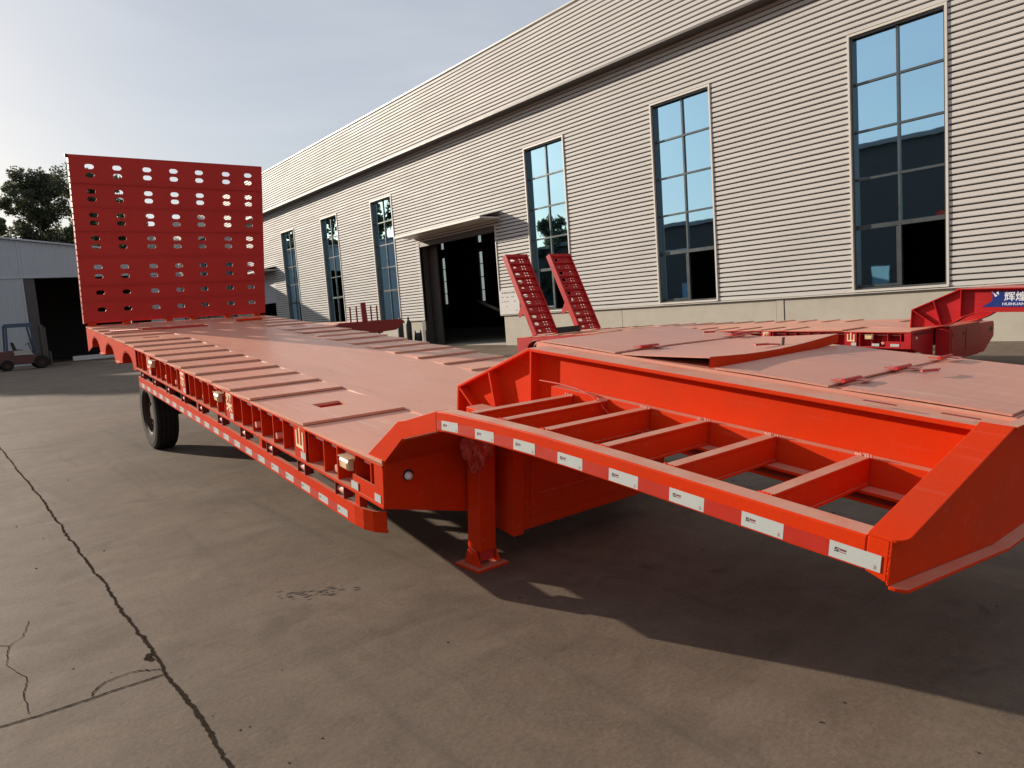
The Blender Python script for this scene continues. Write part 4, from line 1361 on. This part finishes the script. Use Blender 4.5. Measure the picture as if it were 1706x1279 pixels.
# maker's sign on the web
sg = b2(MB().box(0.8035, 0.8068, -2.30, -0.86, 0.345, 0.585), "maker_sign", 'sign_blue')
vs, fs = text_mesh("辉煌汽车", 0.150, 0.001, 0.002)
b2(MB().add([(0.8030 - z, -1.32 - x, 0.495 + y) for x, y, z in vs], fs), "sign_lettering", 'letter_white', sg)
vs, fs = text_mesh("HUIHUANG AUTO", 0.060, 0.001, 0.001)
b2(MB().add([(0.8030 - z, -1.28 - x * 1.12, 0.388 + y) for x, y, z in vs], fs), "sign_lettering", 'letter_white', sg)
em = MB()
em.add([(0.8030, -0.83, 0.600), (0.8030, -0.93, 0.520), (0.8030, -0.90, 0.500), (0.8030, -0.87, 0.560)], [(0, 1, 2, 3)])
em.add([(0.8030, -0.94, 0.600), (0.8030, -0.95, 0.530), (0.8030, -0.91, 0.560)], [(0, 1, 2)])
b2(em, "sign_emblem", 'letter_white', sg)
em = MB()
em.add([(0.8030, -0.72, 0.345), (0.8030, -0.86, 0.345), (0.8030, -0.86, 0.440)], [(0, 1, 2)])
b2(em, "sign_emblem", 'sign_blue', sg)
for a in (0.80, 2.12):
    b2(MB().box(a, a + 0.012, 0.05, 9.4, -0.42, -0.061, 10), "main_beam", 'crimson')
for c_ in (7.0, 8.2, 9.34):
    for (w_, sd) in ((0.20, -1), (2.80, 1)):
        hz = (0.38 - 0.775 - c_ * math.sin(R(2.3))) / math.cos(R(2.3)) + 0.0035 * c_ ** 2
        wheel(T2, (w_, c_, hz), sd, r=0.38)
for w_ in (0.50, 2.40):
    lg = b2(MB().box(w_, w_ + 0.11, 0.95, 1.06, -0.80, -0.062), "landing_leg", 'crimson')
    b2(MB().box(w_ - 0.07, w_ + 0.18, 0.88, 1.13, -0.812, -0.801), "foot_plate", 'crimson', lg)


def ladder_ramp(w0, w1):
    """raised loading ramp: two cheeks with cross treads, leaning to the rear"""
    s0, s1, h0, h1 = 9.45, 10.62, -0.30, 1.86
    def P(u, v, t):
        d = Vector((s1 - s0, h1 - h0)); l = d.length; d.normalize(); nrm = Vector((d.y, -d.x))
        return (u, s0 + d.x * v * l + nrm.x * t, h0 + d.y * v * l + nrm.y * t)
    def fb(mb, u0, u1, v0, v1, t0, t1):
        vv = [P(u, v, t) for t in (t0, t1) for (u, v) in ((u0, v0), (u1, v0), (u1, v1), (u0, v1))]
        vv = [(x, y, z + 0.0035 * y * y) for x, y, z in vv]
        mb.add(vv, [(0, 1, 2, 3), (7, 6, 5, 4), (0, 1, 5, 4), (1, 2, 6, 5), (2, 3, 7, 6), (3, 0, 4, 7)])
        return mb
    ck = fb(MB(), w0, w0 + 0.045, 0, 1, -0.06, 0.10); fb(ck, w1 - 0.045, w1, 0, 1, -0.06, 0.10); fb(ck, w0 + 0.046, w1 - 0.046, 0.972, 1, -0.05, 0.09)
    rt = b2(ck, "ladder_ramp", 'crimson')
    n = 11
    c0 = w0 + 0.05; c1 = w1 - 0.05; wd = c1 - c0
    for i in range(n):
        v = 0.01 + i * 0.088
        # each tread: plate pierced by a slot on one side and round holes on the other
        holes = [stadium(wd * 0.24, 0.095, 0.16, 0.09, 3)] if i % 3 else [stadium(wd * 0.24, 0.10, 0.10, 0.06, 3)]
        for q in range(2):
            for r_ in range(2):
                holes.append([(wd * (0.62 + 0.14 * q) + 0.024 * math.cos(t * 1.047), 0.055 + 0.08 * r_ + 0.024 * math.sin(t * 1.047)) for t in range(6)])
        vs, fs = sheet_with_holes([(0, 0), (wd, 0), (wd, 0.185), (0, 0.185)], holes, 0.012)
        l = math.hypot(s1 - s0, h1 - h0)
        vv = [P(c0 + x, v + y / l, z + 0.012 * (i % 2)) for x, y, z in vs]
        b2(MB().add([(x, y, z + 0.0035 * y * y) for x, y, z in vv], fs), "ramp_tread", 'crimson', rt)
        b2(fb(MB(), c0, c1, v + 0.074, v + 0.084, -0.045, 0.055), "tread_bar", 'crimson', rt)
    gs = MB()
    a = [P(w0 + 0.02, 0.40, 0.10), P(w0 + 0.02, 0.30, 0.10), P(w0 + 0.02, 0.29, 0.36), P(w0 + 0.02, 0.33, 0.36)]
    a = [(x, y, z + 0.0035 * y * y) for x, y, z in a]
    gs.add(a + [(x + 0.02, y, z) for x, y, z in a], [(0, 1, 2, 3), (7, 6, 5, 4), (0, 1, 5, 4), (1, 2, 6, 5), (2, 3, 7, 6), (3, 0, 4, 7)])
    b2(gs, "ramp_foot", 'crimson', rt)
    return rt


ladder_ramp(0.08, 0.86)
ladder_ramp(1.68, 2.50)
b2(MB().box(0.83, 1.71, 9.42, 9.46, 0.005, 0.17), "rubber_flap", 'black')

# ---------------- the maroon trailer behind
T3 = Rig("flatbed_trailer", (11.15, 24.1, 1.50), R(0.8), 0.0, (12.4, 27, 0))
tag(T3.root, "distant flatbed trailer with maroon front frame carrying a row of short posts", "trailer")
b3 = T3.build
b3(MB().box(0.0, 2.5, 0.0, 9.0, -0.05, 0.0, 3), "deck_plate", 'deck')
b3(MB().prism([(-0.25, -0.02), (2.55, -0.02), (2.55, -0.10), (2.20, -0.36), (1.1, -0.42), (0.4, -0.22)], 1, -0.30, -0.02), "front_frame", 'maroon', bevel=0.01)
b3(MB().box(-0.1, 2.5, -0.24, -0.08, -0.018, 0.03), "top_rail", 'maroon')
for w_ in (0.45, 0.70, 1.28, 1.52):
    b3(MB().tube((w_, -0.16, 0.03), (w_, -0.16, 0.58), 0.03, n=8), "thin_post", 'maroon')
b3(MB().tube((1.0, -0.16, 0.03), (0.97, -0.16, 0.72), 0.11, 0.10, n=14), "thick_post", 'maroon')
b3(MB().tube((1.55, -0.16, -0.40), (1.55, -0.16, -0.55), 0.045, n=10), "king_pin", 'maroon')
for w_ in (0.3, 2.0):
    b3(MB().box(w_, w_ + 0.14, 2.0, 2.14, -1.50, -0.05), "landing_leg", 'maroon')
    b3(MB().box(w_ - 0.05, w_ + 0.19, 1.95, 2.19, -1.52, -1.5005), "foot_plate", 'maroon')
for c_ in (6.2, 7.5):
    for (w_, sd) in ((0.0, -1), (2.5, 1)):
        wheel(T3, (w_, c_, -1.00 - c_ * math.sin(R(0.8))), sd, r=0.50)
b3(MB().box(0.6, 0.75, 0.2, 8.8, -0.45, -0.051).box(1.75, 1.9, 0.2, 8.8, -0.45, -0.051), "main_beam", 'maroon')

# ---------------- gas cylinders and hose reel by the door
for i, (x, y) in enumerate(((18.95, 33.35), (18.98, 32.55))):
    c = MB().lathe([(0.0, 0.0), (0.15, 0.0), (0.155, 0.02), (0.155, 1.20), (0.14, 1.30), (0.09, 1.38), (0.05, 1.41), (0.05, 1.46), (0.055, 1.47), (0.055, 1.56), (0.0, 1.58)], (0, 0, 0), (0, 0, 1), 20)
    o = c.obj("gas_cylinder", M['cyl'], None, None, True)
    o.location = (x, y, 0)
    tag(o, ("dark steel gas cylinder by the factory door, left one of the pair", "dark steel gas cylinder by the factory door, right one of the pair")[i], "gas cylinder", "gas cylinders by the factory door")
hr = empty("hose_reel", (18.9, 31.55, 0))
tag(hr, "dark round hose reel on the ground beside the open factory door", "hose reel")
MB().lathe([(0.18, -0.16), (0.42, -0.16), (0.44, -0.14), (0.42, -0.12), (0.30, -0.10), (0.30, 0.10), (0.42, 0.12), (0.44, 0.14), (0.42, 0.16), (0.18, 0.16), (0.18, -0.16)], (0, 0, 0.44), (0.8, -0.6, 0), 26).obj("drum", M['black'], hr)
MB().tube((-0.12, 0.09, 0.44), (0.16, -0.12, 0.44), 0.07, n=12).obj("hub", M['alu'], hr)

# ------------------------------------------------------------------ grey warehouse at the end of the yard
wh = empty("warehouse", (6, 64, 0))
tag(wh, "low grey-blue warehouse with a dark open doorway at the end of the yard", "building")
WO = Vector((6, 64, 0))
wf = lambda p: (p[0] - WO.x, p[1] - WO.y, p[2])
def roof_z(x): return 9.72 - abs(x - 0.2) * 0.115
for (a, b_, z0) in ((-11, 5.2, 0.0), (5.2, 13.5, 6.40), (13.5, 16.0, 0.0)):
    # vertical ribbed sheets
    x = a
    while x < b_ - 0.01:
        x2 = min(x + 1.0, b_)
        vs = []; fs = []; n = 5
        for i in range(n + 1):
            xx = x + (x2 - x) * i / n
            for (u, d) in ((xx, 0.0), (xx + 0.05, 0.0), (xx + 0.07, -0.03), (xx + 0.11, -0.03), (xx + 0.13, 0.0)):
                if u > x2: continue
                vs += [(u, 64 + d, z0), (u, 64 + d, roof_z(u))]
        for i in range(len(vs) // 2 - 1): fs.append((2 * i, 2 * i + 2, 2 * i + 3, 2 * i + 1))
        MB().add(vs, fs).obj("wall_sheet", M['greysheet'], wh, wf)
        x = x2
MB().box(-11, 16, 63.93, 63.99, 6.40, 6.52).obj("band_flashing", M['greysheet'], wh, wf)
MB().box(5.2, 5.9, 64.05, 64.4, 0, 6.38).obj("door_jamb", M['darksteel'], wh, wf)
MB().prism([(-11.2, roof_z(-11.2)), (0.2, 9.75), (16.2, roof_z(16.2)), (16.2, roof_z(16.2) + 0.12), (0.2, 9.87), (-11.2, roof_z(-11.2) + 0.12)], 1, 63.8, 84).obj("roof", M['greysheet'], wh, wf)
MB().box(-11, -10.8, 64.2, 84, 0, 8.3).box(15.8, 16, 64.2, 84, 0, 7.8).box(-10.7, 15.7, 83.8, 84, 0, 7.8).obj("side_wall", M['inner'], wh, wf)
MB().box(8.0, 12.8, 66.5, 67.0, 0.0, 0.35).obj("pallet_beam", M['white'], wh, wf)

# forklift in front of it
fk = empty("forklift", (4.0, 55, 0))
tag(fk, "old forklift with blue overhead guard and dull red body before the warehouse", "forklift")
fk.rotation_euler = (0, 0, R(4))
def fo(mb, n, mt, par=None, bevel=0.0): return mb.obj(n, M[mt], par or fk, None, False, bevel)
body = fo(MB().prism([(-1.55, 0.35), (-1.60, 0.95), (-1.35, 1.20), (-0.70, 1.25), (-0.55, 0.95), (0.45, 0.90), (0.75, 0.75), (0.80, 0.35)], 1, -0.62, 0.62), "body", 'fork_body', None, 0.05)
fo(MB().box(-0.62, 0.30, -0.66, -0.625, 0.92, 1.22), "side_panel", 'fork_white', body)
fo(MB().prism([(-0.55, 1.15), (-0.05, 1.15), (-0.05, 1.25), (-0.42, 1.30), (-0.55, 1.75), (-0.65, 1.75)], 1, -0.28, 0.28), "seat", 'black', None, 0.03)
gdm = MB()
for y in (-0.55, 0.55):
    gdm.tube((-0.95, y, 1.2), (-0.85, y, 2.82), 0.06, n=8).tube((0.60, y, 1.0), (0.38, y, 2.82), 0.055, n=8).tube((-0.85, y, 2.82), (0.5, y, 2.84), 0.06, n=8)
for i in range(6):
    gdm.tube((-0.8 + i * 0.24, -0.55, 2.85), (-0.8 + i * 0.24, 0.55, 2.85), 0.03, n=6)
gdm.box(-0.95, 0.5, -0.62, -0.58, 2.66, 2.90)
fo(gdm, "overhead_guard", 'fork_blue')
fo(MB().tube((0.45, 0, 1.0), (0.28, 0, 1.6), 0.03, n=8).lathe([(0.16, -0.015), (0.19, 0.0), (0.16, 0.015), (0.16, -0.015)], (0.27, 0, 1.62), (-0.4, 0, 0.9), 18), "steering_wheel", 'black')
ms = MB()
for y in (-0.40, 0.32):
    ms.box(0.95, 1.12, y, y + 0.08, 0.08, 2.75).box(1.13, 1.25, y + 0.02, y + 0.09, 0.08, 2.6)
for z in (0.5, 1.4, 2.65): ms.box(0.96, 1.10, -0.319, 0.319, z, z + 0.1)
mst = fo(ms, "mast", 'darksteel')
fo(MB().box(1.30, 1.36, -0.5, 0.5, 0.25, 1.05), "carriage", 'darksteel', mst)
for y in (-0.35, 0.25):
    fo(MB().box(1.37, 1.42, y, y + 0.1, 0.06, 1.0).box(1.421, 2.45, y, y + 0.1, 0.06, 0.11), "fork", 'darksteel', mst)
for (x, y, r_) in ((-1.05, -0.66, 0.34), (-1.05, 0.66, 0.34), (0.78, -0.66, 0.42), (0.78, 0.66, 0.42)):
    sgn = 1 if y < 0 else -1
    wl = fo(MB().lathe([(0.16, 0), (r_ - 0.05, -0.02 * sgn), (r_, 0.03 * sgn), (r_, 0.20 * sgn), (0.16, 0.22 * sgn), (0.16, 0)], (x, y, r_), (0, 1, 0), 24), "wheel", 'tyre')
    fo(MB().lathe([(0.0, 0.03 * sgn), (0.10, 0.02 * sgn), (0.16, 0.005 * sgn), (0.165, 0.02 * sgn)], (x, y, r_), (0, 1, 0), 18), "rim", 'rim', wl)


# ------------------------------------------------------------------ trees
def tree(name, label, loc, height, crown_r, crown_base, n_clumps, n_leaf, leaf, mat, seed, group, narrow=1.0):
    rn = random.Random(seed)
    t = empty(name, loc)
    tag(t, label, "tree", group)
    mb = MB()
    p = Vector((0, 0, 0)); d = Vector((0, 0, 1)); r = height * 0.018; segs = 7
    pts = [(p.copy(), r)]
    for i in range(segs):
        d = (d + Vector((rn.gauss(0, 0.05), rn.gauss(0, 0.05), 0))).normalized()
        q = p + d * (height * 0.86 / segs); r2 = r * 0.80
        mb.tube(p, q, r, r2, 9, False); p = q; r = r2; pts.append((p.copy(), r))
    tips = []
    for i in range(n_clumps // 3):
        k = rn.randrange(2, segs + 1); bp, br = pts[k]
        a = rn.uniform(0, 6.28); up = rn.uniform(0.35, 0.95)
        ln = crown_r * rn.uniform(0.5, 1.0) * (1.1 - 0.5 * k / segs)
        dr = Vector((math.cos(a), math.sin(a), up)).normalized()
        m1 = bp + dr * ln * 0.5 + Vector((rn.gauss(0, 0.2), rn.gauss(0, 0.2), 0.1)); e = bp + dr * ln + Vector((0, 0, ln * 0.25))
        mb.tube(bp, m1, br * 0.45, br * 0.28, 6, False).tube(m1, e, br * 0.28, br * 0.08, 6, False)
        tips.append(e); tips.append(m1)
    mb.obj("trunk", M['trunk'], t)
    vs = []; fs = []
    centres = [(e, rn.uniform(0.45, 0.95)) for e in tips]
    while len(centres) < n_clumps:
        z = rn.uniform(crown_base, 1.0)
        prof = math.sin(math.pi * min(1, max(0.02, (z - crown_base) / (1.02 - crown_base))) ** 0.8)
        rad = crown_r * (0.35 + 0.65 * prof) * math.sqrt(rn.random()) * narrow
        a = rn.uniform(0, 6.28)
        centres.append((Vector((rad * math.cos(a), rad * math.sin(a), z * height)), rn.uniform(0.35, 1.0)))
    per = n_leaf // len(centres)
    for c, cr in centres:
        cr *= crown_r * (0.42 if n_clumps < 70 else 0.30)
        for _ in range(per):
            v = Vector((rn.gauss(0, 1), rn.gauss(0, 1), rn.gauss(0, 0.8)))
            v = v.normalized() * (rn.random() ** 0.45) * cr
            o = c + v
            nrm = Vector((rn.gauss(0, 1), rn.gauss(0, 1), rn.gauss(0.3, 1))).normalized()
            a = nrm.orthogonal().normalized(); b_ = nrm.cross(a)
            an = rn.uniform(0, 6.28); a, b_ = a * math.cos(an) + b_ * math.sin(an), b_ * math.cos(an) - a * math.sin(an)
            s = leaf * rn.uniform(0.6, 1.3)
            k = len(vs)
            vs += [o - a * s, o + b_ * s * 0.55, o + a * s, o - b_ * s * 0.55]
            fs.append((k, k + 1, k + 2, k + 3))
    me = bpy.data.meshes.new("crown"); me.from_pydata([tuple(v) for v in vs], [], fs); me.materials.append(M[mat])
    o = bpy.data.objects.new("crown", me); COL.objects.link(o); o.parent = t
    return t


TG = "tall trees behind the warehouse"
tree("poplar_tree", "tall dark tree rising above the grey warehouse roof", (9.4, 92, 0), 19.6, 3.9, 0.28, 210, 36000, 0.17, 'leafB', 21, TG)
tree("poplar_tree", "tallest dark tree behind the warehouse, partly hidden by the ramp's edge", (13.4, 95, 0), 21.6, 4.0, 0.28, 210, 36000, 0.17, 'leafB', 22, TG)
tree("poplar_tree", "tree behind the warehouse at the left edge of the picture", (4.6, 90, 0), 15.5, 2.2, 0.3, 80, 14000, 0.17, 'leafA', 23, TG)
tree("poplar_tree", "tree behind the warehouse seen through the ramp holes", (18.6, 98, 0), 17.0, 3.6, 0.25, 50, 6000, 0.26, 'leafA', 24, TG)
tree("poplar_tree", "tree beside the hall end seen through the ramp holes", (16.2, 104, 0), 21.0, 3.2, 0.25, 46, 5000, 0.26, 'leafB', 25, TG)
TW = "trees mirrored in the far windows"
YT = [("short round yard tree beside the storehouse wall across the yard", -21.5, 66, 12.5, 3.4), ("yard tree next to the storehouse, mirrored behind the ladder ramps", -20, 79, 15, 4.0),
      ("first of the tall yard trees mirrored in the far windows", -19, 93, 24, 5.2), ("second tall yard tree mirrored in the far windows", -24, 103, 26, 5.4),
      ("third tall yard tree mirrored in the far windows", -19, 113, 25, 5.2), ("fourth tall yard tree mirrored in the far windows", -24, 124, 27, 5.4),
      ("fifth tall yard tree mirrored in the far windows", -19, 135, 26, 5.4), ("sixth tall yard tree mirrored in the far windows", -24, 147, 28, 5.6),
      ("seventh tall yard tree mirrored in the far windows", -19, 159, 27, 5.6), ("last tall yard tree mirrored in the far windows", -24, 172, 28, 5.6)]
for i, (lb, x, y, h, cr) in enumerate(YT):
    tree("yard_tree", lb, (x, y, 0), h, cr, 0.08, 60, 8500 if h > 20 else 5000, 0.46 if h > 20 else 0.3, 'leafA' if i % 2 else 'leafB', 40 + i, TW)

# ------------------------------------------------------------------ buildings across the yard, mirrored in the tall windows
def block(name, label, x0, x1, y0, y1, h, win):
    e = empty(name, ((x0 + x1) / 2, (y0 + y1) / 2, 0))
    tag(e, label, "building")
    cx, cy = (x0 + x1) / 2, (y0 + y1) / 2
    f = lambda p: (p[0] - cx, p[1] - cy, p[2])
    MB().box(x0, x1, y0, y1, 0, h).obj("wall", M['brick'], e, f)
    MB().box(x0 - 0.3, x1 + 0.3, y0 - 0.3, y1 + 0.3, h + 0.001, h + 0.35).obj("roof", M['roofdark'], e, f)
    MB().box(x1 + 0.001, x1 + 0.06, y0 + 0.5, y1 - 0.5, h - 2.6, h - 2.3).obj("wall_band", M['greysheet'], e, f)
    y = y0 + 1.2
    while y < y1 - 2.2 and win:
        w = MB().box(x1 + 0.002, x1 + 0.05, y, y + 1.5, 1.2, 3.0).obj("window", M['alu'], e, f)
        MB().box(x1 + 0.052, x1 + 0.06, y + 0.08, y + 1.42, 1.28, 2.92).obj("pane", M['glass'], w, f)
        y += 3.4
    MB().box(x1 + 0.002, x1 + 0.08, (y0 + y1) / 2 - 2, (y0 + y1) / 2 + 2, 3.4, min(h - 3, 6.2)).obj("door_head", M['greysheet'], e, f)
    return e


block("workshop", "dark workshop across the yard mirrored in the nearest tall window", -34, -20, 8, 36.5, 12.4, True)
block("storehouse", "low dark storehouse across the yard mirrored in the tall windows", -32, -20, 37.5, 88, 8.6, True)
